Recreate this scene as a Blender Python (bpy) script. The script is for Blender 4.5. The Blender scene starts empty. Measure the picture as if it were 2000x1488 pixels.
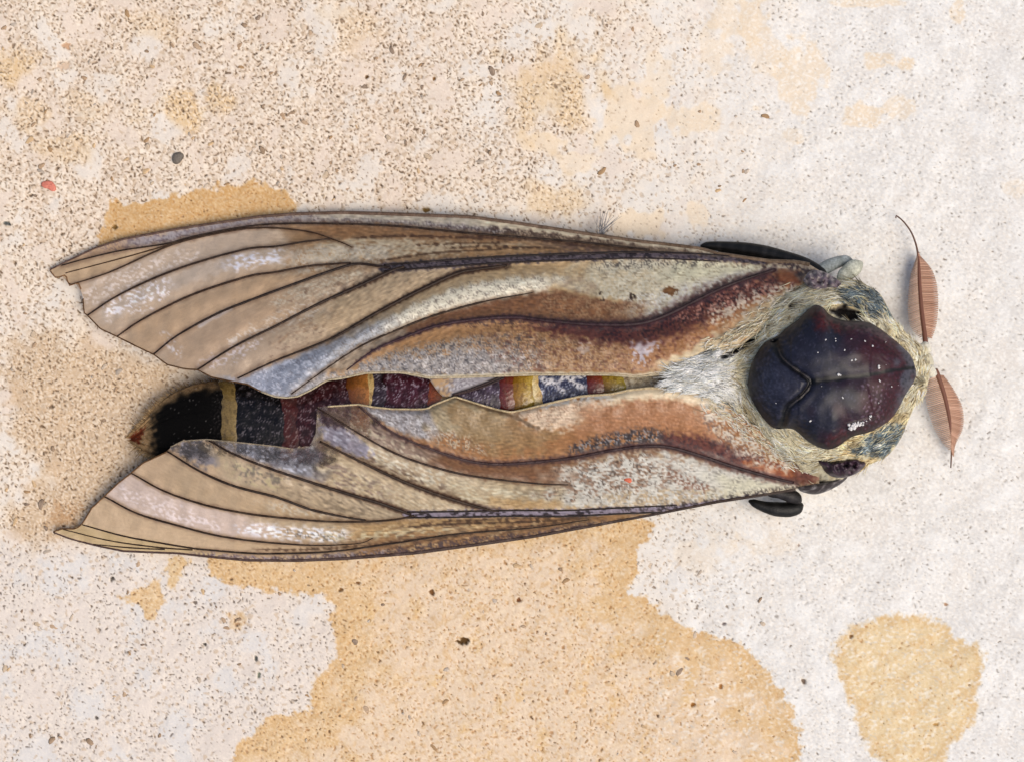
import bpy, math, random
import numpy as np

# 1 Blender unit = 1 cm.  Measurements below are in "px" (1 px = 0.005 cm on the stone).
U = 0.005
HC = 4400.0            # camera height above the stone, in px
rnd = random.Random(7)
rng = np.random.RandomState(11)
sc = bpy.context.scene
sc.unit_settings.scale_length = 0.01
COL = sc.collection

# ---------------------------------------------------------------- camera, sky, sun, exposure
cd = bpy.data.cameras.new('camera')
cd.sensor_width = 36.0
cd.lens = 36.0 * HC / 2000.0
cd.clip_start = 0.1
cd.clip_end = 500
cam = bpy.data.objects.new('camera', cd)
cam.location = (0, 0, HC * U)
COL.objects.link(cam)
sc.camera = cam

SUN = np.array([0.40, -0.26, 0.88]); SUN /= np.linalg.norm(SUN)
EL = math.asin(SUN[2]); ROT = math.atan2(SUN[0], SUN[1])
w = bpy.data.worlds.new('World'); sc.world = w
w.use_nodes = True
nt = w.node_tree
bg = nt.nodes['Background']
sky = nt.nodes.new('ShaderNodeTexSky')
sky.sky_type = 'NISHITA'; sky.sun_disc = False
sky.sun_elevation = EL; sky.sun_rotation = ROT
sky.air_density = 1.0; sky.dust_density = 4.0; sky.ozone_density = 0.6
nt.links.new(sky.outputs[0], bg.inputs[0])
bg.inputs[1].default_value = 0.118
sd = bpy.data.lights.new('sun', 'SUN')
sd.energy = 1.75; sd.angle = math.radians(46); sd.color = (1.0, 0.90, 0.76)
so = bpy.data.objects.new('sun', sd); COL.objects.link(so)
from mathutils import Vector
so.rotation_euler = Vector(SUN).to_track_quat('Z', 'Y').to_euler()
so.location = (8, -5, 20)
sc.view_settings.view_transform = 'Standard'
sc.view_settings.look = 'None'
sc.view_settings.exposure = 0.35
sc.view_settings.gamma = 1

# ---------------------------------------------------------------- numeric helpers
def ss(a, b, x):
    t = np.clip((x - a) / (b - a), 0, 1)
    return t * t * (3 - 2 * t)

_nc = {}
def _raster(seed):
    if seed not in _nc:
        n = 512
        r = np.random.RandomState(seed + 1000)
        f = np.fft.fft2(r.randn(n, n))
        k = np.fft.fftfreq(n)
        kk = np.sqrt(k[:, None] ** 2 + k[None, :] ** 2)
        f *= np.exp(-((kk - 1 / 8.0) / 0.05) ** 2)
        a = np.real(np.fft.ifft2(f))
        _nc[seed] = (a / a.std()).astype(np.float32)
    return _nc[seed]

def noise(X, Y, wl, seed=0, ang=0.0, stretch=1.0):
    """band noise, unit variance, wavelength wl px; stretched along direction ang"""
    a = _raster(seed); n = a.shape[0]
    c, s = math.cos(ang), math.sin(ang)
    u = (X * c + Y * s) / stretch; v = (-X * s + Y * c)
    u = u * (8.0 / wl) + 37.3 * seed; v = v * (8.0 / wl) + 91.7 * seed
    iu = np.floor(u); iv = np.floor(v)
    fu = (u - iu).astype(np.float32); fv = (v - iv).astype(np.float32)
    iu = iu.astype(np.int64) % n; iv = iv.astype(np.int64) % n
    iu1 = (iu + 1) % n; iv1 = (iv + 1) % n
    return (a[iv, iu] * (1 - fu) + a[iv, iu1] * fu) * (1 - fv) + (a[iv1, iu] * (1 - fu) + a[iv1, iu1] * fu) * fv

def fbm(X, Y, wl, seed=0, oct=3):
    t = 0; amp = 1; tot = 0
    for o in range(oct):
        t = t + amp * noise(X, Y, wl / 2 ** o, seed + o); tot += amp * amp; amp *= 0.55
    return t / math.sqrt(tot)

def tn(X, Y, wl, seed, ang=0., st=1.):
    return (noise(X, Y, wl, seed, ang, st) + .45 * noise(X, Y, wl * .62, seed + 7, ang, st) + .75 * noise(X, Y, wl * 3.1, seed + 3, ang, st)) / 1.3

def lin(c):
    c = np.clip(np.asarray(c, float) / 255.0, 0, 1)
    return np.where(c <= 0.04045, c / 12.92, ((c + 0.055) / 1.055) ** 2.4)

ALB = 0.80   # picture value -> pigment

def catmull(P, n=8):
    P = np.asarray(P, float)
    if len(P) < 3:
        return np.stack([np.interp(np.linspace(0, 1, n * 2), np.linspace(0, 1, len(P)), P[:, k]) for k in range(P.shape[1])], 1)
    Q = np.vstack([2 * P[0] - P[1], P, 2 * P[-1] - P[-2]])
    out = []
    for i in range(1, len(Q) - 2):
        for t in np.arange(n) / n:
            a, b, c, d = Q[i - 1], Q[i], Q[i + 1], Q[i + 2]
            out.append(0.5 * ((2 * b) + (-a + c) * t + (2 * a - 5 * b + 4 * c - d) * t * t + (-a + 3 * b - 3 * c + d) * t ** 3))
    out.append(P[-1])
    return np.array(out)

def resample(P, step):
    P = np.asarray(P, float)
    L = np.r_[0, np.cumsum(np.linalg.norm(np.diff(P[:, :2], axis=0), axis=1))]
    n = max(2, int(L[-1] / step) + 1)
    t = np.linspace(0, L[-1], n)
    return np.stack([np.interp(t, L, P[:, k]) for k in range(P.shape[1])], 1)

def d_line(X, Y, P):
    P = np.asarray(P, float)
    L = np.r_[0, np.cumsum(np.linalg.norm(np.diff(P, axis=0), axis=1))]
    best = np.full(X.shape, 1e9, np.float32); par = np.zeros(X.shape, np.float32)
    for i in range(len(P) - 1):
        ax, ay = P[i]; dx, dy = P[i + 1] - P[i]; q = dx * dx + dy * dy + 1e-9
        t = np.clip(((X - ax) * dx + (Y - ay) * dy) / q, 0, 1)
        d = np.hypot(X - ax - t * dx, Y - ay - t * dy)
        m = d < best
        best = np.where(m, d, best); par = np.where(m, (L[i] + t * math.sqrt(q)) / L[-1], par)
    return best, par

def sd_poly(X, Y, P):
    P = np.asarray(P, float); n = len(P)
    inside = np.zeros(X.shape, bool); best = np.full(X.shape, 1e9, np.float32)
    for i in range(n):
        ax, ay = P[i]; bx, by = P[(i + 1) % n]; dx, dy = bx - ax, by - ay; q = dx * dx + dy * dy + 1e-9
        t = np.clip(((X - ax) * dx + (Y - ay) * dy) / q, 0, 1)
        best = np.minimum(best, np.hypot(X - ax - t * dx, Y - ay - t * dy))
        if dy != 0:
            c = ((ay > Y) != (by > Y)) & (X < dx * (Y - ay) / dy + ax)
            inside ^= c
    return np.where(inside, -best, best)

class Canvas:
    """pigment and relief on a set of surface points"""
    def __init__(s, X, Y, base):
        s.X = X.astype(np.float32); s.Y = Y.astype(np.float32)
        s.C = np.tile(np.asarray(base, np.float32), (X.size, 1)).reshape(X.shape + (3,))
        s.H = np.zeros(X.shape, np.float32)
        s.A = np.ones(X.shape, np.float32)
    def tex(s, t):
        wl, lo, hi, seed = t[:4]
        ang, st = (t[4], t[5]) if len(t) > 4 else (0, 1)
        return ss(lo, hi, tn(s.X, s.Y, wl, seed, ang, st))
    def put(s, m, col, tex=None):
        if tex: m = m * s.tex(tex)
        m = np.clip(m, 0, 1)[..., None]
        s.C = s.C * (1 - m) + np.asarray(col, np.float32) * m
    def stroke(s, P, wd, col=None, op=1.0, soft=.5, wob=0., wl=22, fade=(0, 0), tex=None, h=0, alpha=None, smooth=True):
        P = np.asarray(P, float)
        if smooth and len(P) > 2: P = catmull(P, 4)
        wmax = np.max(wd) * 2 + 6 + wob * 3
        lo = P.min(0) - wmax; hi = P.max(0) + wmax
        box = (s.X > lo[0]) & (s.X < hi[0]) & (s.Y > lo[1]) & (s.Y < hi[1])
        if not box.any(): return
        x = s.X[box]; y = s.Y[box]
        d, t = d_line(x, y, P)
        if wob: d = d + wob * noise(x, y, wl, 5)
        ww = np.interp(t, np.linspace(0, 1, len(wd)), wd) if np.ndim(wd) else wd
        m = 1 - ss(ww * (1 - soft), ww * (1 + soft), d)
        if fade[0]: m = m * ss(0, fade[0], t)
        if fade[1]: m = m * ss(0, fade[1], 1 - t)
        if h: s.H[box] += (h * np.exp(-(d / ww) ** 2) * (ss(0, max(fade[0], 1e-3), t) * ss(0, max(fade[1], 1e-3), 1 - t))).astype(np.float32)
        m = m * op
        if tex:
            wlx, l_, h_, seed = tex[:4]; ang, st = (tex[4], tex[5]) if len(tex) > 4 else (0, 1)
            m = m * ss(l_, h_, tn(x, y, wlx, seed, ang, st))
        m = m[:, None]
        if col is not None: s.C[box] = s.C[box] * (1 - m) + np.asarray(col, np.float32) * m
        if alpha is not None: s.A[box] = s.A[box] * (1 - m[:, 0]) + alpha * m[:, 0]
    def poly(s, P, col=None, op=1., soft=4., wob=0., wl=25, tex=None, alpha=None, h=0, seed=6):
        P = np.asarray(P, float)
        pad = soft * 2 + wob * 3 + 4
        lo = P.min(0) - pad; hi = P.max(0) + pad
        box = (s.X > lo[0]) & (s.X < hi[0]) & (s.Y > lo[1]) & (s.Y < hi[1])
        if not box.any(): return
        x = s.X[box]; y = s.Y[box]
        d = sd_poly(x, y, P)
        if wob: d = d + wob * (noise(x, y, wl, seed) + .5 * noise(x, y, wl / 2.3, seed + 1))
        m = (1 - ss(-soft, soft, d)) * op
        if h: s.H[box] += (h * m).astype(np.float32)
        if tex:
            wlx, l_, h_, sd_ = tex[:4]; ang, st = (tex[4], tex[5]) if len(tex) > 4 else (0, 1)
            m = m * ss(l_, h_, tn(x, y, wlx, sd_, ang, st))
        m = m[:, None]
        if col is not None: s.C[box] = s.C[box] * (1 - m) + np.asarray(col, np.float32) * m
        if alpha is not None: s.A[box] = s.A[box] * (1 - m[:, 0]) + alpha * m[:, 0]
    def zone(s, f1, f2, x0, x1, col, op=1., t0=0., t1=1., soft=7., xs=28., wob=2., tex=None, alpha=None, h=0):
        y1 = f1(s.X); y2 = f2(s.X)
        ya = y1 + (y2 - y1) * t0; yb = y1 + (y2 - y1) * t1
        yy = s.Y + wob * noise(s.X, s.Y, 24, 8) + .5 * wob * noise(s.X, s.Y, 9, 9)
        xx = s.X + wob * 4 * noise(s.X, s.Y, 40, 10)
        m = ss(-soft, soft, yy - ya) * ss(-soft, soft, yb - yy) * ss(x0 - xs, x0 + xs, xx) * (1 - ss(x1 - xs, x1 + xs, xx)) * op
        if h: s.H += (h * m).astype(np.float32)
        if alpha is not None: s.A = s.A * (1 - m) + alpha * m
        s.put(m, col, tex)

# ---------------------------------------------------------------- object helpers
def P3(px, py, z):
    px = np.asarray(px, float); py = np.asarray(py, float); z = np.asarray(z, float)
    k = (HC - z) / HC
    return np.stack([(px - 1000) * U * k, (744 - py) * U * k, z * U + 0 * px], -1)

def link(name, V, F, mat, parent=None, C=None, A=None, smooth=True, kind=None, label=None):
    me = bpy.data.meshes.new(name)
    V = np.asarray(V, np.float32)
    F = [np.asarray(f, np.int32) for f in (F if isinstance(F, list) else [F]) if len(f)]
    nl = sum(f.size for f in F); nf = sum(len(f) for f in F)
    me.vertices.add(len(V)); me.vertices.foreach_set('co', V.ravel())
    me.loops.add(nl); me.loops.foreach_set('vertex_index', np.concatenate([f.ravel() for f in F]))
    tot = np.concatenate([np.full(len(f), f.shape[1], np.int32) for f in F])
    st = np.r_[0, np.cumsum(tot)[:-1]].astype(np.int32)
    me.polygons.add(nf); me.polygons.foreach_set('loop_start', st); me.polygons.foreach_set('loop_total', tot)
    me.polygons.foreach_set('use_smooth', np.full(nf, smooth))
    if C is not None:
        C = np.asarray(C, float).reshape(-1, 3)
        L = lin(C) * ALB * np.array((1.0, .995, .965))
        al = np.ones(len(V)) if A is None else np.asarray(A).ravel()
        at = me.attributes.new('pigment', 'FLOAT_COLOR', 'POINT')
        at.data.foreach_set('color', np.c_[L, al].astype(np.float32).ravel())
    me.update(calc_edges=True); me.validate()
    me.materials.append(mat)
    o = bpy.data.objects.new(name, me); COL.objects.link(o)
    if parent: o.parent = parent
    if kind: o['kind'] = kind
    if label: o['label'] = label
    return o

def gridfaces(nr, nc, off=0, wrap=False):
    r = np.arange(nr - 1)[:, None]; c = np.arange(nc if wrap else nc - 1)[None, :]
    c1 = (c + 1) % nc
    a = r * nc + c; b = r * nc + c1; d = (r + 1) * nc + c; e = (r + 1) * nc + c1
    return np.stack([a, d, e, b], -1).reshape(-1, 4) + off

def thing(name, label, cat, loc):
    o = bpy.data.objects.new(name, None); COL.objects.link(o)
    o.empty_display_size = .3
    o['label'] = label; o['category'] = cat
    return o

def empty(name, parent):
    o = bpy.data.objects.new(name, None); COL.objects.link(o); o.parent = parent; o.empty_display_size = .2
    return o

def tube_arrays(P, rad, ns=6, flat=1.0):
    """tube along world points P with radius list (world)"""
    P = np.asarray(P, float); n = len(P)
    T = np.gradient(P, axis=0); T /= np.linalg.norm(T, axis=1)[:, None] + 1e-12
    up = np.array([0, 0, 1.0])
    Sd = np.cross(T, up); l = np.linalg.norm(Sd, axis=1)[:, None]
    Sd = np.where(l > 1e-4, Sd / (l + 1e-12), np.array([1.0, 0, 0]))
    N = np.cross(Sd, T)
    a = np.arange(ns) / ns * 2 * math.pi
    r = np.broadcast_to(np.asarray(rad, float), (n,))[:, None, None]
    V = P[:, None, :] + r * (np.cos(a)[None, :, None] * Sd[:, None, :] + flat * np.sin(a)[None, :, None] * N[:, None, :])
    F = gridfaces(n, ns, 0, True)
    caps = [np.arange(ns)[None, :], (np.arange(ns)[::-1] + (n - 1) * ns)[None, :]]
    return V.reshape(-1, 3), F, caps

def tube(name, P, rad, mat, parent, C=None, ns=8, flat=1.0, **kw):
    V, F, caps = tube_arrays(P, rad, ns, flat)
    if C is not None:
        C = np.asarray(C, float)
        C = np.repeat(C, ns, 0) if C.ndim == 2 else np.tile(C, (len(V), 1))
    return link(name, V, [F] + caps, mat, parent, C, **kw)

# ---------------------------------------------------------------- materials
def material(name, rough=.6, spec=.4, attr=True, col=(128, 128, 128), bumps=(), var=(), coat=0, sheen=0, alpha=False, rough_var=0, subs=0):
    m = bpy.data.materials.new(name); m.use_nodes = True
    t = m.node_tree; N = t.nodes; L = t.links
    b = N['Principled BSDF']
    b.inputs['Roughness'].default_value = rough
    b.inputs['Specular IOR Level'].default_value = spec
    b.inputs['Coat Weight'].default_value = coat
    b.inputs['Coat Roughness'].default_value = .25
    b.inputs['Sheen Weight'].default_value = sheen
    tc = N.new('ShaderNodeTexCoord')
    if attr:
        a = N.new('ShaderNodeAttribute'); a.attribute_name = 'pigment'; c = a.outputs['Color']
    else:
        a = N.new('ShaderNodeRGB'); a.outputs[0].default_value = (*(lin(col) * ALB), 1); c = a.outputs[0]
    for sc_, lo, hi in var:      # fine grain: multiply brightness between lo and hi
        n = N.new('ShaderNodeTexNoise'); n.inputs['Scale'].default_value = sc_; n.inputs['Detail'].default_value = 3
        L.new(tc.outputs['Object'], n.inputs['Vector'])
        r = N.new('ShaderNodeMapRange'); r.inputs[1].default_value = .3; r.inputs[2].default_value = .7
        r.inputs[3].default_value = lo; r.inputs[4].default_value = hi
        L.new(n.outputs['Fac'], r.inputs[0])
        mx = N.new('ShaderNodeVectorMath'); mx.operation = 'SCALE'
        L.new(c, mx.inputs[0]); L.new(r.outputs[0], mx.inputs['Scale']); c = mx.outputs[0]
    L.new(c, b.inputs['Base Color'])
    prev = None
    for sc_, st, dist in bumps:
        n = N.new('ShaderNodeTexNoise'); n.inputs['Scale'].default_value = sc_; n.inputs['Detail'].default_value = 4
        L.new(tc.outputs['Object'], n.inputs['Vector'])
        bp = N.new('ShaderNodeBump'); bp.inputs['Strength'].default_value = st; bp.inputs['Distance'].default_value = dist
        L.new(n.outputs['Fac'], bp.inputs['Height'])
        if prev: L.new(prev, bp.inputs['Normal'])
        prev = bp.outputs[0]
    if prev: L.new(prev, b.inputs['Normal'])
    if rough_var:
        n = N.new('ShaderNodeTexNoise'); n.inputs['Scale'].default_value = 9; n.inputs['Detail'].default_value = 5
        L.new(tc.outputs['Object'], n.inputs['Vector'])
        r = N.new('ShaderNodeMapRange'); r.inputs[1].default_value = .35; r.inputs[2].default_value = .65
        r.inputs[3].default_value = max(.05, rough - rough_var); r.inputs[4].default_value = min(1, rough + rough_var)
        L.new(n.outputs['Fac'], r.inputs[0]); L.new(r.outputs[0], b.inputs['Roughness'])
    if alpha:
        L.new(a.outputs['Alpha'], b.inputs['Alpha'])
    return m

M_STONE = material('stone', .85, .2, bumps=((70, .12, .01),), var=((80, .95, 1.04), (6, .97, 1.02)))
M_GRAIN = material('stone grain', .7, .3, bumps=((40, .3, .01),), var=((45, .85, 1.1),))
M_WING = material('wing membrane', .46, .42, bumps=((70, .16, .01), (160, .12, .005)), var=((130, .92, 1.08),), alpha=True, rough_var=.15)
M_VEIN = material('wing vein', .5, .25, bumps=((90, .4, .01),), var=((60, .7, 1.3),))
M_FUR = material('fur skin', .85, .15, bumps=((50, .5, .02),), var=((90, .8, 1.15),), sheen=.2)
M_HAIR = material('hair', .55, .35)
M_SHIELD = material('polished shell', .4, .26, bumps=((45, .10, .008), (120, .12, .004)), var=((30, .8, 1.2),), rough_var=.03)
M_ABD = material('abdomen shell', .34, .3, bumps=((60, .12, .008), (140, .15, .004)), var=((90, .75, 1.3),), rough_var=.15)
M_BAND = material('abdomen band', .25, .55, bumps=((50, .15, .01),), var=((60, .75, 1.3),), rough_var=.1)
M_TAIL = material('velvet tail', .9, .08, bumps=((70, .3, .01),), var=((90, .7, 1.4),))
M_LEG = material('leg shell', .5, .3, bumps=((60, .4, .01),), var=((50, .7, 1.3),))
M_COMB = material('antenna comb', .6, .3, var=((120, .9, 1.1),))
M_CHIP = material('chip', .6, .3, bumps=((60, .5, .01),), var=((50, .8, 1.15),))
M_DUST_GLINT = material('dust_glint', .9, .2, attr=False, col=(225, 222, 220))

# ================================================================ THE STONE
def axis(a, b, step, far, n):
    inner = np.arange(a, b + .1, step)
    g = np.geomspace(step, far, n)
    out = np.cumsum(g)
    return np.r_[(inner[0] - out)[::-1], inner, inner[-1] + out]
gx = axis(-40, 2040, 2.0, 900, 34); gy = axis(-40, 1530, 2.0, 900, 34)
GX, GY = np.meshgrid(gx, gy)
cv = Canvas(GX, GY, (233, 226, 218))
X, Y = cv.X, cv.Y
warp = 40 * fbm(X, Y, 260, 40, 3)
right = ss(1050, 1650, X + warp * 2 + .25 * (Y - 700))
left = 1 - ss(500, 1350, X + warp * 2)
top = 1 - ss(420, 640, Y + warp)
# large colour drifts
patch = fbm(X, Y, 230, 20, 4); patch2 = fbm(X, Y, 150, 25, 4); patch3 = fbm(X, Y, 90, 30, 3)
cv.put(.85 * left * top + .5 * left, (224, 206, 188))
cv.put(.75 * (1 - right) * ss(.1, .9, patch), (232, 217, 200))
cv.put(.55 * (1 - right) * ss(.3, 1.7, patch2 + .3 * patch3), (228, 225, 222))
cv.put(.7 * (1 - right) * ss(.6, 1.6, -patch2 + .3 * patch3), (226, 210, 197))
cv.put(right, (223, 221, 219))
cv.put(.7 * right * ss(.0, 1.4, patch3 + .4 * patch), (236, 236, 236))
cv.put(.35 * right * ss(.3, 2., patch2 - .3 * patch3), (228, 220, 212))
botl = (1 - ss(520, 700, X + warp)) * ss(1030, 1110, Y + .3 * warp)
cv.put(.8 * botl, (221, 212, 206))
cv.put(.6 * botl * ss(.0, 1.3, patch2), (217, 217, 219))
# pit density
dens = .82 * (1 - ss(1000, 1500, X + warp * 2)) * (1 - ss(560, 720, Y)) + .1
dens = np.maximum(dens, .85 * (1 - ss(330, 480, X)) * (1 - ss(1040, 1090, Y + .5 * warp)))
dens = np.maximum(dens, .46 * (1 - ss(900, 1000, X)) * ss(1040, 1090, Y))
dens = np.maximum(dens, .50 * (1 - ss(1500, 1700, X + warp)))
dens = np.maximum(dens, .52 + .1 * (1 - ss(1650, 1850, X + warp)))
dens = dens * (1 - .5 * ss(.6, 1.8, patch2 + .3 * patch3)) * (1 - .5 * ss(.8, 1.6, -patch2 + .3 * patch3))
# tan patches with no pits at the upper right
for (cx, cy, rx, ry, o) in ((1345, 235, 65, 28, .75), (1420, 40, 25, 50, .6), (1470, 30, 24, 55, .8), (1560, 150, 50, 75, .7),
                            (1500, 110, 40, 50, .5), (1715, 118, 24, 16, .8), (1778, 122, 18, 15, .9), (1690, 222, 38, 26, .8),
                            (1755, 210, 32, 20, .6), (1545, 262, 20, 14, .5), (1870, 18, 14, 22, .7), (1690, 6, 55, 8, .7),
                            (1235, 235, 65, 55, .75), (1060, 275, 40, 20, .8), (1130, 318, 30, 22, .6), (1275, 160, 30, 40, .6), (1250, 440, 50, 22, .8),
                            (1360, 420, 20, 22, .7), (1400, 100, 30, 40, .55), (1980, 370, 25, 16, .4), (1380, 1080, 60, 30, .35), (1500, 1060, 50, 20, .3)):
    d = np.hypot((X - cx) / rx, (Y - cy) / ry) + .28 * patch3 + .12 * noise(X, Y, 30, 33)
    m = (1 - ss(.85, 1.2, d)) * o
    cv.put(m, (235, 216, 190)); dens = dens * (1 - .9 * m)
# ochre soaked pits
for (cx, cy, rx, ry, o) in ((370, 215, 70, 38, .7), (25, 130, 35, 40, .7), (1085, 175, 90, 90, .55), (1080, 385, 60, 40, .5), (130, 300, 70, 30, .4), (60, 225, 50, 30, .4), (300, 50, 60, 30, .3), (170, 215, 50, 30, .3), (690, 50, 60, 50, .3)):
    d = np.hypot((X - cx) / rx, (Y - cy) / ry) + .25 * patch3
    cv.put((1 - ss(.5, 1.3, d)) * o, (222, 186, 134))
# browner ground between the wing tips
cv.poly([(60, 640), (330, 720), (420, 760), (330, 880), (190, 1010), (150, 1050), (40, 1062), (10, 1000), (90, 930), (30, 840), (0, 700)], (201, 170, 134), .75, 22, 8, 60)
cv.poly([(105, 985), (160, 985), (150, 1030), (100, 1040)], (172, 128, 84), .6, 12, 6)
# stains (soaked patches with a darker rim)
S1 = [(195, 480), (199, 444), (213, 423), (210, 402), (227, 395), (280, 399), (315, 388), (350, 381), (395, 371), (427, 364), (458, 367), (490, 355), (507, 357), (535, 371), (560, 378), (577, 388), (574, 430), (500, 600), (260, 600)]
S2 = [(400, 1060), (415, 1120), (430, 1135), (520, 1150), (600, 1160), (640, 1163), (655, 1190), (645, 1220), (660, 1250), (655, 1290), (640, 1310), (610, 1330), (605, 1390), (520, 1400), (500, 1430), (465, 1450), (450, 1500), (450, 1700), (1560, 1700), (1562, 1430), (1540, 1370), (1500, 1310), (1450, 1260), (1380, 1235), (1340, 1225), (1290, 1190), (1260, 1165), (1222, 1158), (1230, 1140), (1245, 1120), (1240, 1080), (1265, 1050), (1280, 1020), (1000, 960), (500, 1000)]
S3 = [(1640, 1245), (1665, 1225), (1710, 1205), (1760, 1200), (1810, 1205), (1850, 1225), (1865, 1250), (1910, 1260), (1922, 1290), (1910, 1330), (1905, 1360), (1910, 1390), (1890, 1420), (1860, 1450), (1830, 1500), (1760, 1520), (1715, 1480), (1690, 1450), (1680, 1430), (1670, 1380), (1645, 1340), (1630, 1280)]
S4 = [(235, 1168), (270, 1150), (290, 1140), (315, 1130), (318, 1170), (305, 1205), (290, 1208), (275, 1182)]
S5 = [(325, 1090), (355, 1088), (368, 1098), (352, 1120), (342, 1148), (330, 1140)]
S6 = [(445, 1200), (470, 1190), (480, 1215), (470, 1230), (450, 1225)]
stain = np.zeros(X.shape, np.float32)
for S, c, o, inner, ic, io in ((S1, (202, 160, 106), .95, 400, (208, 167, 108), 0), (S2, (216, 182, 136), .95, 95, (226, 205, 183), .82), (S3, (224, 199, 155), .92, 60, (227, 205, 166), .3), (S4, (222, 190, 145), .85, 300, c if False else (222, 190, 145), 0), (S5, (222, 196, 152), .75, 300, (222, 196, 152), 0), (S6, (226, 204, 176), .6, 300, (226, 204, 176), 0)):
    d = sd_poly(X, Y, S) + 3.2 * noise(X, Y, 34, 50) + 2.0 * noise(X, Y, 12, 51) + 1.0 * noise(X, Y, 5, 52)
    so_ = 4.5 if S is not S3 else 8
    m = 1 - ss(-so_, so_, d)
    rim = m * ss(-26, -3, d)
    cen = ss(20, inner * 1.5, -d + 30 * patch3)
    cv.put(m * o, c)
    cv.put(m * cen * io, ic)
    cv.put(rim * .28, (198, 150, 88))
    cv.put(m * .4 * ss(.0, 1.8, tn(X, Y, 20, 54)), (206, 164, 110))
    cv.put(m * .3 * ss(.3, 2., tn(X, Y, 14, 55)), (240, 220, 186))
    stain = np.maximum(stain, m)
for (px, py, L_, w_) in ((920, 1160, 40, 9), (935, 1240, 30, 8), (1020, 1330, 34, 9), (1145, 1290, 60, 10), (1200, 1340, 70, 10), (860, 1310, 30, 7), (845, 1310, 26, 6), (985, 1360, 26, 9), (905, 1420, 40, 10), (1060, 1430, 50, 10), (950, 1470, 30, 9), (1210, 1230, 60, 9), (1290, 1250, 60, 10), (1260, 1440, 60, 9), (1350, 1310, 60, 12), (730, 1180, 40, 7), (820, 1175, 30, 8)):
    cv.stroke([(px, py), (px - 8, py + L_)], w_, (216, 176, 116), .55, .8, 3, 20, tex=(14, -.8, .6, 57))
dens = np.where(stain > .5, np.minimum(dens * .9 + .14, .68), dens)
dens[(stain > .5) & (Y < 700)] *= .8
dens[(stain > .5) & (X > 1300)] *= .75
# pits and grains: small holes darkened by crumbs and painted-in shade, and tan grains in a light network
wx = X + 1.2 * noise(X, Y, 16, 60); wy = Y + 1.2 * noise(X, Y, 16, 61)
pn = (noise(wx, wy, 8.4, 62) + .7 * noise(wx, wy, 5.8, 63) + .45 * noise(wx, wy, 17, 76)) / 1.1
pn2 = (noise(wx, wy, 6.8, 64, -.4, 1.5) + .6 * noise(wx, wy, 13, 77)) / 1.1
far = ss(1200, 1600, X)
tone = noise(X, Y, 60, 68); tone2 = noise(X, Y, 15, 69)
th = 2.5 - 1.85 * dens + .25 * patch3 * (1 - dens)
pit = ss(th, th + .9, np.where(far > .5, pn2, pn))
g1 = noise(wx, wy, 15, 66) + .25 * noise(wx, wy, 7, 78)
gt = 2.3 - 1.7 * dens
grain = ss(gt, gt + .25, g1); gedge = ss(gt - .35, gt - .05, g1) * (1 - grain)
net = ss(.0, 1.3, -pn) * dens * 1.1
cv.put(net * .6 * (1 - .6 * stain), (250, 239, 224))
cv.put(net * .3 * stain, (246, 226, 190))
cv.put(grain * .6 * (1 - far) * (1 - .6 * stain), np.array((196, 172, 146)))
cv.put(grain * .35 * stain, (206, 166, 116))
cv.put(gedge * ss(-.3, 1.2, tone2) * .5 * (1 - far) * (1 - .6 * stain), (150, 128, 106))
pc = np.where((stain > .5)[..., None], np.array((172, 128, 84)), np.array((126, 104, 83)) * (1 - far[..., None]) + np.array((158, 153, 148)) * far[..., None])
pc = pc + (12 * tone)[..., None] + np.where(botl[..., None] > .5, np.array((-12, -2, 10)), 0)
deep = ss(.85, 1.0, pit) * ss(.2, 1.5, tone2)
m = (pit * (.86 - .1 * far) * (1 - .1 * stain))[..., None]
cv.C = cv.C * (1 - m) + pc * m
cv.put(deep * (1 - .3 * far) * .8, np.array((84, 68, 54)))
cv.put(ss(-1., 1.2, pn2) * far * .0, (240, 240, 240))
cv.put(far * ss(.0, 1.5, -pn2) * .6 * (1 - .8 * stain), (247, 246, 244))
# soft light mottling on the smooth right part
cv.put(right * .5 * ss(.3, 1.9, tn(X, Y, 9, 70, -.35, 1.6)), (248, 248, 247))
cv.put(right * .45 * ss(.9, 2.2, tn(X, Y, 7, 71, .3, 1.6)), (196, 194, 192))
cv.put((1 - right) * .18 * ss(-.2, 1.8, noise(X, Y, 6, 72)), (250, 244, 236))
cv.H -= pit * 1.9 * (1 - .5 * far) + deep * 1.6
cv.H += .22 * noise(X, Y, 46, 73) + .16 * noise(X, Y, 14, 74) * (.4 + dens) + 1.2 * patch
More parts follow.
